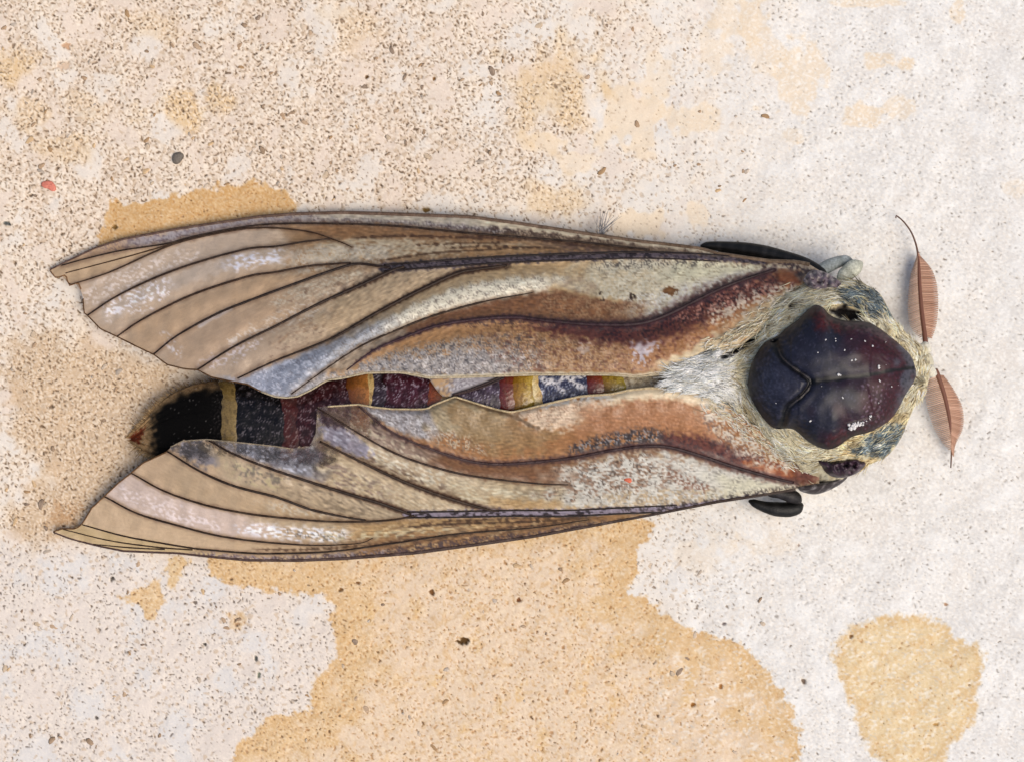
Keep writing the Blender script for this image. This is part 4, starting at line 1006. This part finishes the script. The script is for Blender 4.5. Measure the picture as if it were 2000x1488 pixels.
SH = [(1460, 750), (1464, 722), (1474, 697), (1492, 671), (1520, 655), (1536, 640), (1556, 626), (1574, 608), (1592, 596), (1608, 601), (1622, 616), (1650, 626), (1697, 630), (1737, 656), (1774, 689), (1786, 712), (1788, 738), (1767, 774), (1743, 815), (1702, 842), (1664, 853), (1636, 872), (1613, 877), (1581, 864), (1549, 838), (1512, 836), (1487, 812), (1466, 776)]
GR = [(1512, 664), (1519, 684), (1525, 698), (1540, 712), (1554, 723), (1570, 733), (1580, 744), (1578, 756), (1565, 772), (1548, 786), (1537, 798), (1531, 820), (1526, 838)]
MID = [(1582, 746), (1620, 741), (1690, 733), (1750, 722), (1784, 718)]
def zsh(x, y, r):
    return 224 + 58 * np.sqrt(np.clip(1 - (r * .985) ** 3.0, 0, 1)) - .0008 * (x - 1640) ** 2
def pshield(cv):
    X, Y = cv.X, cv.Y
    cv.put(np.ones(X.shape), (26, 27, 42))
    cv.put(ss(1625, 1745, X + 20 * noise(X, Y, 60, 65) + .35 * np.abs(Y - 738)), (54, 17, 28))
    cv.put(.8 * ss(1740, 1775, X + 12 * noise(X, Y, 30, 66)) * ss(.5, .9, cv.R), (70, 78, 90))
    cv.poly([(1590, 596), (1612, 600), (1650, 640), (1640, 650), (1600, 640), (1580, 618)], (70, 24, 26), .9, 12, 4)
    cv.poly([(1612, 860), (1640, 840), (1668, 848), (1640, 872), (1615, 878)], (72, 22, 28), .9, 9, 3)
    cv.poly([(1640, 622), (1697, 628), (1740, 660), (1730, 668), (1690, 646), (1650, 640)], (96, 84, 86), .6, 7, 3)
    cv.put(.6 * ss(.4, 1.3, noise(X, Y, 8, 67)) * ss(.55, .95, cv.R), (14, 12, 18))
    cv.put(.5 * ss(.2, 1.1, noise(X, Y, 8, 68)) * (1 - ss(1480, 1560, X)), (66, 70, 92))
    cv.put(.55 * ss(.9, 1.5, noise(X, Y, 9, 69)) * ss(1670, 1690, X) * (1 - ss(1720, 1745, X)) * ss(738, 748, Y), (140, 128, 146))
    cv.put(.35 * ss(.9, 1.9, tn(X, Y, 8, 88)), (88, 84, 104))
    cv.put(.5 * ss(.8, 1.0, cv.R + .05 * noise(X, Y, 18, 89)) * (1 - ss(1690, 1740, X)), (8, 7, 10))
    cv.stroke(GR, [9, 5, 4.5, 5, 9], (5, 5, 8), .95, .6, 1)
    cv.stroke(GR, 7, None, h=-9)
    cv.stroke([(x + 2, y) for x, y in GR], 1.5, (86, 78, 76), .8, .5, .5, h=5, fade=(.2, .25))
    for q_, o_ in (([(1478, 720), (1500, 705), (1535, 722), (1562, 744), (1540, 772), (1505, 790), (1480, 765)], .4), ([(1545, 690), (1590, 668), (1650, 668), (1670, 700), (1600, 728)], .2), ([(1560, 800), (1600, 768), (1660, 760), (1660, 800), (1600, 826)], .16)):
        cv.poly(q_, (58, 62, 82), o_, 22, 8, 30)  # bluish sheen on the lobes painted into the shell colour
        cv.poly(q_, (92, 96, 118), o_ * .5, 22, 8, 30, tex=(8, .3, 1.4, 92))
    cv.stroke(MID, [6, 4, 3, 3], (5, 5, 8), .9, .6, 1); cv.stroke(MID, [9, 10, 12, 12], None, h=-3); cv.stroke([(1545, 690), (1620, 690), (1700, 690)], 40, None, h=2); cv.stroke([(1560, 790), (1630, 792), (1700, 780)], 40, None, h=2)
    cv.poly([(1505, 690), (1540, 712), (1574, 744), (1545, 785), (1510, 800), (1480, 770), (1480, 720)], None, h=5, soft=34)
    cv.poly([(1560, 680), (1700, 670), (1760, 700), (1600, 728)], None, h=2.5, soft=40)
    cv.poly([(1560, 790), (1600, 760), (1740, 750), (1700, 820), (1600, 840)], None, h=2.5, soft=40)
    cv.stroke([(1655, 834), (1672, 828), (1700, 818), (1722, 808)], [6, 6, 3, 2], None, h=3)
    cv.H += .5 * noise(X, Y, 40, 70) + .35 * noise(X, Y, 10, 71) * ss(.5, .9, cv.R)
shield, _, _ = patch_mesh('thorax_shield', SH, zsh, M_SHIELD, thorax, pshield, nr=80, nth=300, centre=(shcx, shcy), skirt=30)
def pl(cv):
    cv.put(np.ones(cv.X.shape), (48, 30, 44)); cv.put(.8 * ss(.2, 1.1, noise(cv.X, cv.Y, 13, 72)), (14, 10, 16)); cv.put(.6 * ss(.8, 1.4, noise(cv.X, cv.Y, 10, 73)), (130, 112, 122))
    cv.H += 4 * noise(cv.X, cv.Y, 18, 74)
patch_mesh('shoulder_plate', [(1594, 897), (1620, 898), (1650, 896), (1680, 894), (1692, 904), (1676, 922), (1650, 932), (1625, 930), (1606, 915)], lambda x, y, r: 172 + 34 * np.sqrt(np.clip(1 - r ** 2, 0, 1)), M_SHIELD, thorax, pl, nr=20, nth=80, skirt=20)
def pl2(cv):
    cv.put(np.ones(cv.X.shape), (104, 92, 104)); cv.put(.8 * ss(.2, 1.1, noise(cv.X, cv.Y, 13, 75)), (46, 34, 42)); cv.put(.6 * ss(.6, 1.4, noise(cv.X, cv.Y, 10, 76)), (196, 188, 176))
    cv.H += 4 * noise(cv.X, cv.Y, 18, 77)
patch_mesh('shoulder_plate', [(1568, 548), (1582, 530), (1606, 530), (1634, 545), (1646, 560), (1620, 566), (1585, 566)], lambda x, y, r: 165 + 26 * np.sqrt(np.clip(1 - r ** 2, 0, 1)), M_FUR, thorax, pl2, nr=20, nth=80, skirt=20)
def pl3(cv):
    cv.put(np.ones(cv.X.shape), (58, 52, 54)); cv.put(.7 * ss(.1, 1.1, noise(cv.X, cv.Y, 12, 78, -.4, 2)), (150, 146, 148))
patch_mesh('shoulder_plate', [(1556, 952), (1590, 944), (1630, 938), (1656, 930), (1640, 946), (1612, 960), (1590, 965), (1566, 960)], lambda x, y, r: 110 + 22 * np.sqrt(np.clip(1 - r ** 2, 0, 1)), M_FUR, thorax, pl3, nr=14, nth=60, skirt=30)

# ---------------------------------------------------------------- head
def phead(cv):
    cv.put(np.ones(cv.X.shape), (212, 204, 178)); cv.put(.6 * ss(.2, 1.2, noise(cv.X, cv.Y, 10, 85)), (160, 146, 112))
head, _, _ = patch_mesh('head', [(1770, 660), (1798, 672), (1816, 690), (1824, 708), (1820, 728), (1812, 748), (1808, 770), (1788, 790), (1770, 780)], lambda x, y, r: 110 + 60 * np.sqrt(np.clip(1 - r ** 2, 0, 1)), M_FUR, moth, phead, nr=24, nth=90, skirt=60)

# ---------------------------------------------------------------- fur strands
sunits = []
def strands(name, parent, specs, zf, kind='stuff', label=None):
    """specs: list of (px,py,dirangle,length,width,colour,curve,lift)"""
    Vs = []; Fs = []; Cs = []; off = 0
    n = 6; ns = 3
    a = np.arange(ns) / ns * 2 * PI + .5
    for (px, py, da, L, wd, col, cu, lf, z0) in specs:
        t = np.linspace(0, 1, n)
        an = da + cu * t
        dx = np.cumsum(np.r_[0, np.cos(an[:-1])]) * L / (n - 1); dy = np.cumsum(np.r_[0, np.sin(an[:-1])]) * L / (n - 1)
        x = px + dx; y = py + dy
        z = (zf(x, y) if zf is not None else z0 + 0 * x) + lf * np.sin(t * PI * .75) + 1.0
        C3 = P3(x, y, z); r = wd * U * (1 - .75 * t)
        sx = -np.sin(an); sy = np.cos(an)
        S3 = np.stack([sx, -sy, 0 * sx], 1)
        Vv = C3[:, None, :] + r[:, None, None] * (np.cos(a)[None, :, None] * S3[:, None, :] + np.sin(a)[None, :, None] * np.array([0, 0, 1.0]))
        Vs.append(Vv.reshape(-1, 3)); Fs.append(gridfaces(n, ns, off, True)); off += n * ns
        Cs.append(np.tile(np.clip(col, 8, 250), (n * ns, 1)))
    return link(name, np.vstack(Vs), [np.vstack(Fs)], M_HAIR, parent, np.vstack(Cs), kind=kind, label=label)

guides = np.array([  # x, y, angle (image px axes, y down)
    (1480, 650, 2.6), (1540, 600, 2.75), (1580, 575, 2.85), (1620, 575, 3.0), (1660, 585, -2.9), (1700, 600, -2.6), (1740, 640, -2.35), (1780, 680, -2.1), (1800, 720, -1.6),
    (1795, 770, 2.0), (1765, 810, 2.4), (1740, 850, 2.7), (1700, 880, 2.9), (1650, 885, 3.2), (1600, 880, -2.9), (1560, 860, -2.6), (1510, 850, -2.35), (1480, 820, -2.2), (1455, 780, -2.0),
    (1450, 740, 3.1), (1450, 700, 2.6), (1400, 730, 3.3), (1350, 735, 3.1), (1320, 740, 3.0), (1400, 700, 2.7), (1420, 770, -2.9), (1640, 920, 2.8), (1700, 910, 2.5)])
def gdir(x, y):
    wgt = 1 / ((guides[:, 0] - x) ** 2 + (guides[:, 1] - y) ** 2 + 60) ** 1.5
    return math.atan2((np.sin(guides[:, 2]) * wgt).sum(), (np.cos(guides[:, 2]) * wgt).sum())
SHa = np.array(SH, float); THa = np.array(TH, float)
bx = rng.uniform(1300, 1825, 40000); by = rng.uniform(530, 930, 40000)
inT = sd_poly(bx, by, THa); inS = sd_poly(bx, by, SHa)
pu = np.array([(1648, 568), (1690, 566), (1720, 578), (1742, 622), (1715, 622), (1690, 606), (1655, 594)], float); plw = np.array([(1672, 884), (1700, 852), (1742, 824), (1768, 826), (1754, 868), (1722, 888)], float)
cav = np.array([(1618, 604), (1650, 598), (1695, 616), (1690, 628), (1640, 622)], float)
iu = sd_poly(bx, by, pu); il = sd_poly(bx, by, plw); ic = sd_poly(bx, by, cav)
ck = np.minimum(d_line(bx, by, CRACK)[0], d_line(bx, by, CRACK2)[0])
specs = []
for i in range(len(bx)):
    x, y = bx[i], by[i]
    if inT[i] > -1 or inS[i] < -4 - (9 if (x < 1600 and rng.rand() < .45) else 0) or ic[i] < 5: continue
    a = gdir(x, y) + .3 * float(noise(np.array(x), np.array(y), 30, 2)) + rng.randn() * .11
    if (abs(x - 1645) < 46 and y > 894) or (abs(x - 1576) < 22 and y > 908): continue
    if ck[i] < 6.5 or math.hypot(x - 1413, y - 697) < 9 or math.hypot(x - 1412, y - 755) < 10: continue
    if iu[i] < 4 or il[i] < 4:
        if rng.rand() < .85:
            col = np.array([(122, 136, 142), (90, 104, 112), (156, 164, 164), (58, 68, 74)][rng.randint(4)]); L = rng.uniform(8, 20)
        else: col = np.array((206, 196, 160)); L = rng.uniform(15, 30)
    elif x < 1450:
        if rng.rand() > .75: continue
        col = np.array([(250, 250, 249), (238, 243, 245), (244, 240, 226), (190, 194, 194), (130, 128, 118)][rng.choice(5, p=[.36, .26, .2, .12, .06])]); L = rng.uniform(14, 38)
    else:
        if rng.rand() > .8: continue
        col = np.array([(236, 228, 200), (226, 214, 178), (242, 238, 222), (200, 182, 140), (140, 120, 86), (208, 212, 204)][rng.choice(6, p=[.33, .25, .16, .14, .07, .05])]); L = rng.uniform(14, 42) if x < 1740 else rng.uniform(8, 20)
        if y > 800 and 1650 < x: col = col * np.array((1, .95, .86))
    specs.append((x, y, a, L, rng.uniform(.55, 1.25), col * (1 + .13 * float(noise(np.array(x), np.array(y), 34, 4))) + rng.randn() * 9, rng.randn() * .35, rng.uniform(.5, 4.5), 0))
strands('fur', thorax, specs, lambda x, y: zfur(x, y))
# wool at the wing roots
def wz(Wg):
    return lambda x, y: Wg.z(np.clip(x, Wg.x0, Wg.x1), y)
def scatter(path, spread, n, ang, lens, cols, p, angs=.35):
    out = []
    Q = resample(catmull(path, 6), 2)
    for k in range(n):
        x, y = Q[rng.randint(len(Q))] + rng.randn(2) * spread
        out.append((x, y, ang + rng.randn() * angs, rng.uniform(*lens), rng.uniform(.6, 1.2), np.array(cols[rng.choice(len(cols), p=p)]) + rng.randn() * 8, rng.randn() * .6, rng.uniform(1, 6), 0))
    return out
cr = [(230, 222, 194), (240, 236, 224), (200, 182, 142), (160, 134, 104)]; pp = [.4, .3, .2, .1]
sp = scatter([(1390, 680), (1450, 650), (1500, 612), (1550, 575)], 9, 260, 2.65, (8, 22), cr, pp)
sp = [s for s in sp if UP.x0 < s[0] < UP.x1 - 2 and UP.fbot(s[0]) + 6 > s[1] > UP.ftop(s[0])]
strands('fur', UP.obj, sp, wz(UP))
sp = scatter([(1380, 775), (1430, 815), (1480, 850), (1530, 885), (1590, 912)], 11, 330, -2.55, (8, 22), cr + [(206, 208, 204)], [.3, .25, .15, .08, .22])
sp = [s for s in sp if LO.x0 < s[0] < LO.x1 - 2 and LO.ftop(s[0]) - 6 < s[1] < LO.fbot(s[0])]
strands('fur', LO.obj, sp, wz(LO))
# tail fringe
sp = []
for k in range(500):
    x = rng.uniform(262, 430); sgn = -1 if rng.rand() < .6 else 1
    if sgn > 0 and x > 330: continue
    y = axp(x) + sgn * rad(x) * rng.uniform(.88, 1.0)
    sp.append((x, y, PI + sgn * -.5 + rng.randn() * .3, rng.uniform(8, 22), rng.uniform(.6, 1.1), np.array([(150, 122, 84), (176, 148, 108), (110, 86, 56)][rng.randint(3)]) + rng.randn() * 8, rng.randn() * .4, 3, 30))
strands('tail_fringe', abd, sp, None)
# hair tuft sticking out behind the upper wing
sp = []
for (x1, y1) in ((1162, 430), (1168, 422), (1174, 415), (1181, 412), (1186, 408), (1190, 410), (1196, 418), (1200, 424), (1205, 428), (1210, 424), (1216, 424), (1195, 436), (1186, 428), (1178, 428), (1203, 436), (1172, 430)):
    x0, y0 = 1172 + rng.uniform(-5, 8), 458 + rng.uniform(0, 4)
    d = math.atan2(y1 - y0, x1 - x0)
    sp.append((x0, y0, d - .15, math.hypot(x1 - x0, y1 - y0), rng.uniform(.8, 1.3), np.array((118, 118, 122)) + rng.randn() * 18, .3, 3, 44))
strands('hair_tuft', moth, sp, None)

# ---------------------------------------------------------------- antennae
def antenna(shaft, leftE, rightE, tipn, label, z0=52, z1=24, knob=None):
    an = empty('antenna', moth); an['label'] = label
    Q = resample(catmull(shaft, 8), 3); n = len(Q)
    zz = np.linspace(z0, z1, n)
    rr = np.interp(np.linspace(0, 1, n), [0, .15, .5, .68, 1], [5.2, 5.0, 4.0, 1.9, 1.3])
    C = np.array([(112, 72, 58)]) * np.ones((n, 1)); C[-int(n * .35):] = (104, 76, 62)
    tube('shaft', P3(Q[:, 0], Q[:, 1], zz), rr * U, M_COMB, an, C)
    # comb teeth: stiff closely set branches on both sides
    L = catmull(leftE, 8); R = catmull(rightE, 8)
    Vs = []; Fs = []; Cs = []; off = 0
    for side, E, cc in ((0, L, (216, 182, 160)), (1, R, (184, 144, 122))):
        Et = resample(E, 1.0)
        m = int(np.linalg.norm(np.diff(Et, axis=0), axis=1).sum() / 3.6)
        for k in range(m):
            u = (k + .5) / m
            f_ = u * (len(Et) - 1); e = np.array([np.interp(f_, np.arange(len(Et)), Et[:, j]) for j in (0, 1)])
            f_ = (.06 + u * tipn) * (n - 1); b = np.array([np.interp(f_, np.arange(n), Q[:, j]) for j in (0, 1)]); zb = np.interp(f_, np.arange(n), zz)
            P = np.stack([b + (e - b) * t for t in (0, .35, .7, 1.0)])
            zt = zb + np.array([1, 1, -3, -9.0])
            V, F, caps = tube_arrays(P3(P[:, 0], P[:, 1], zt), (np.array([1.7, 1.3, 1.1, .7]) if side == 0 else np.array([2.2, 2.0, 1.8, 1.2])) * U, 4, .7)
            Vs.append(V); Fs.append(F + off); off += len(V)
            Cs.append(np.tile(np.array(cc) + rng.randn() * 10, (len(V), 1)))
    link('comb', np.vstack(Vs), [np.vstack(Fs)], M_COMB, an, np.vstack(Cs), kind='stuff')
    if knob:
        o = pebble('knob', knob[0], knob[1], knob[2], knob[3], 10, (226, 222, 208), M_FUR, an, 0, 3, z0=142, bury=.5)
    return an
antenna([(1808, 672), (1806, 655), (1800, 608), (1796, 555), (1793, 498), (1783, 461), (1767, 436), (1751, 422), (1750, 427)],
        [(1796, 661), (1782, 645), (1775, 626), (1773, 595), (1777, 545), (1784, 520), (1791, 503)], [(1820, 662), (1828, 638), (1832, 610), (1832, 585), (1829, 553), (1818, 524), (1796, 500)], .60,
        'upper feathered antenna with long curved bare tip', knob=(1808, 679, 11, 10))
antenna([(1826, 722), (1832, 734), (1845, 774), (1855, 823), (1858, 868), (1858, 892), (1857, 913)],
        [(1808, 742), (1806, 760), (1810, 792), (1823, 833), (1840, 863), (1853, 878)], [(1843, 733), (1861, 758), (1877, 788), (1882, 814), (1879, 840), (1866, 868), (1862, 892)], .76,
        'lower feathered antenna, short pointed tip', knob=(1816, 724, 13, 11))

# ---------------------------------------------------------------- legs
def leg(label, parts):
    lg_ = empty('leg', moth); lg_['label'] = label
    for (nm, P, r, z, col, flat) in parts:
        Q = resample(catmull(P, 8), 3); n = len(Q)
        rr = np.interp(np.linspace(0, 1, n), np.linspace(0, 1, len(r)), r)
        zz = np.interp(np.linspace(0, 1, n), np.linspace(0, 1, len(z)), z)
        C = np.tile(np.asarray(col, float), (n, 1)) + 10 * noise(Q[:, 0], Q[:, 1], 20, 6)[:, None]
        # rounded ends
        e = np.minimum(1, np.sqrt(np.clip(np.minimum(np.arange(n) + .3, n - .7 - np.arange(n)) * 3 / (np.mean(rr) + 1e-6), 0.02, 1)))
        tube(nm, P3(Q[:, 0], Q[:, 1], zz), rr * e * U, M_LEG, lg_, np.clip(C, 6, 250), ns=14, flat=flat)
    return lg_
leg('dark middle leg tucked along the upper wing edge', [('femur', [(1368, 481), (1396, 481), (1430, 484), (1480, 491), (1530, 503), (1575, 517), (1614, 540)], [7, 10, 13, 14, 13, 12, 11], [40, 46, 56, 68, 80, 92, 104], (11, 10, 11), .9),
     ('tibia', [(1400, 495), (1470, 501), (1540, 514)], [6, 8, 9], [34, 44, 58], (22, 20, 22), .9)])
leg('pale grey front leg beside the upper antenna', [('femur', [(1598, 532), (1620, 519), (1645, 510), (1664, 508)], [12, 13, 11, 9], [100, 90, 76, 66], (136, 144, 146), .9),
     ('tibia', [(1636, 548), (1652, 536), (1670, 522), (1684, 514)], [12, 15, 16, 13], [104, 98, 90, 80], (188, 190, 176), .9)])
leg('dark folded leg below the lower wing', [('femur', [(1462, 977), (1490, 988), (1520, 994), (1550, 993), (1568, 984)], [6, 10, 14, 15, 11], [40, 42, 42, 40, 36], (12, 11, 11), .9),
     ('tibia', [(1496, 962), (1525, 963), (1550, 970), (1564, 981)], [8, 10, 14, 10], [58, 58, 54, 46], (26, 22, 24), .9)])

# dusty specks on the shield; its glossy highlight streak is added as white flakes
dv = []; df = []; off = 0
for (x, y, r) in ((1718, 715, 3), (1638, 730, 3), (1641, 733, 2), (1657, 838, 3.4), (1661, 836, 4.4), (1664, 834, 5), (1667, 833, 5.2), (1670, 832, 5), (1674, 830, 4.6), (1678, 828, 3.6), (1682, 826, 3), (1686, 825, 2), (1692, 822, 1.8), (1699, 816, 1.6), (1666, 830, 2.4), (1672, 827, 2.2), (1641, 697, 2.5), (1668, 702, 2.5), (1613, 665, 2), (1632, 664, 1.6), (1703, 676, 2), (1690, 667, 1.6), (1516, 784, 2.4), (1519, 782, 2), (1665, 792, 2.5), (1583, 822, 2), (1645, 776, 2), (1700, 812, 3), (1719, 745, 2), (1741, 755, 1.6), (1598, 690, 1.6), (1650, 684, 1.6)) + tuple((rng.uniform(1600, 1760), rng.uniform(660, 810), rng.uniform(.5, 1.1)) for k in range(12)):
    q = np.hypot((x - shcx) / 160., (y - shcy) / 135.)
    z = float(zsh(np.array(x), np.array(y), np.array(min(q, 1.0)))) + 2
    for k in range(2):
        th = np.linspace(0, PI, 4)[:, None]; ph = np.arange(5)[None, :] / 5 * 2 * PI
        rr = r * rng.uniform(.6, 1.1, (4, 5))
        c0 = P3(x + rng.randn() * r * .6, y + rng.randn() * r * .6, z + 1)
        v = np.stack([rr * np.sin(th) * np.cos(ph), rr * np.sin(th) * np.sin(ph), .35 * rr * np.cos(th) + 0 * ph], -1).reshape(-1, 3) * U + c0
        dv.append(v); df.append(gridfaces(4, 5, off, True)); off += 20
link('dust_glint', np.vstack(dv), [np.vstack(df)], M_DUST_GLINT, thorax, kind='stuff')

# ================================================================ small loose things
o = pebble('pebble', 347, 309, 12.5, 11.5, 8, (112, 104, 96), M_CHIP, None, .4, 21, nu=24, nv=14, bury=.42, rough=.1)
o['label'] = 'small dark grey round pebble set in the stone above the stained patch'; o['category'] = 'pebble'
o = pebble('red_chip', 96, 363, 12, 9.5, 4, (214, 128, 110), M_CHIP, None, -.5, 22, nu=20, nv=10, bury=.35, rough=.22)
o['label'] = 'red chip on the bare stone near the left edge'; o['category'] = 'chip'
o = pebble('red_fleck', 1227, 937, 7.5, 5.5, 3, (214, 112, 84), M_CHIP, None, .2, 23, nu=16, nv=8, bury=.3, z0=float(LO.z(np.array(1227.), np.array(937.))), rough=.2)
o['label'] = 'tiny red fleck lying on the lower wing of the moth'; o['category'] = 'fleck'
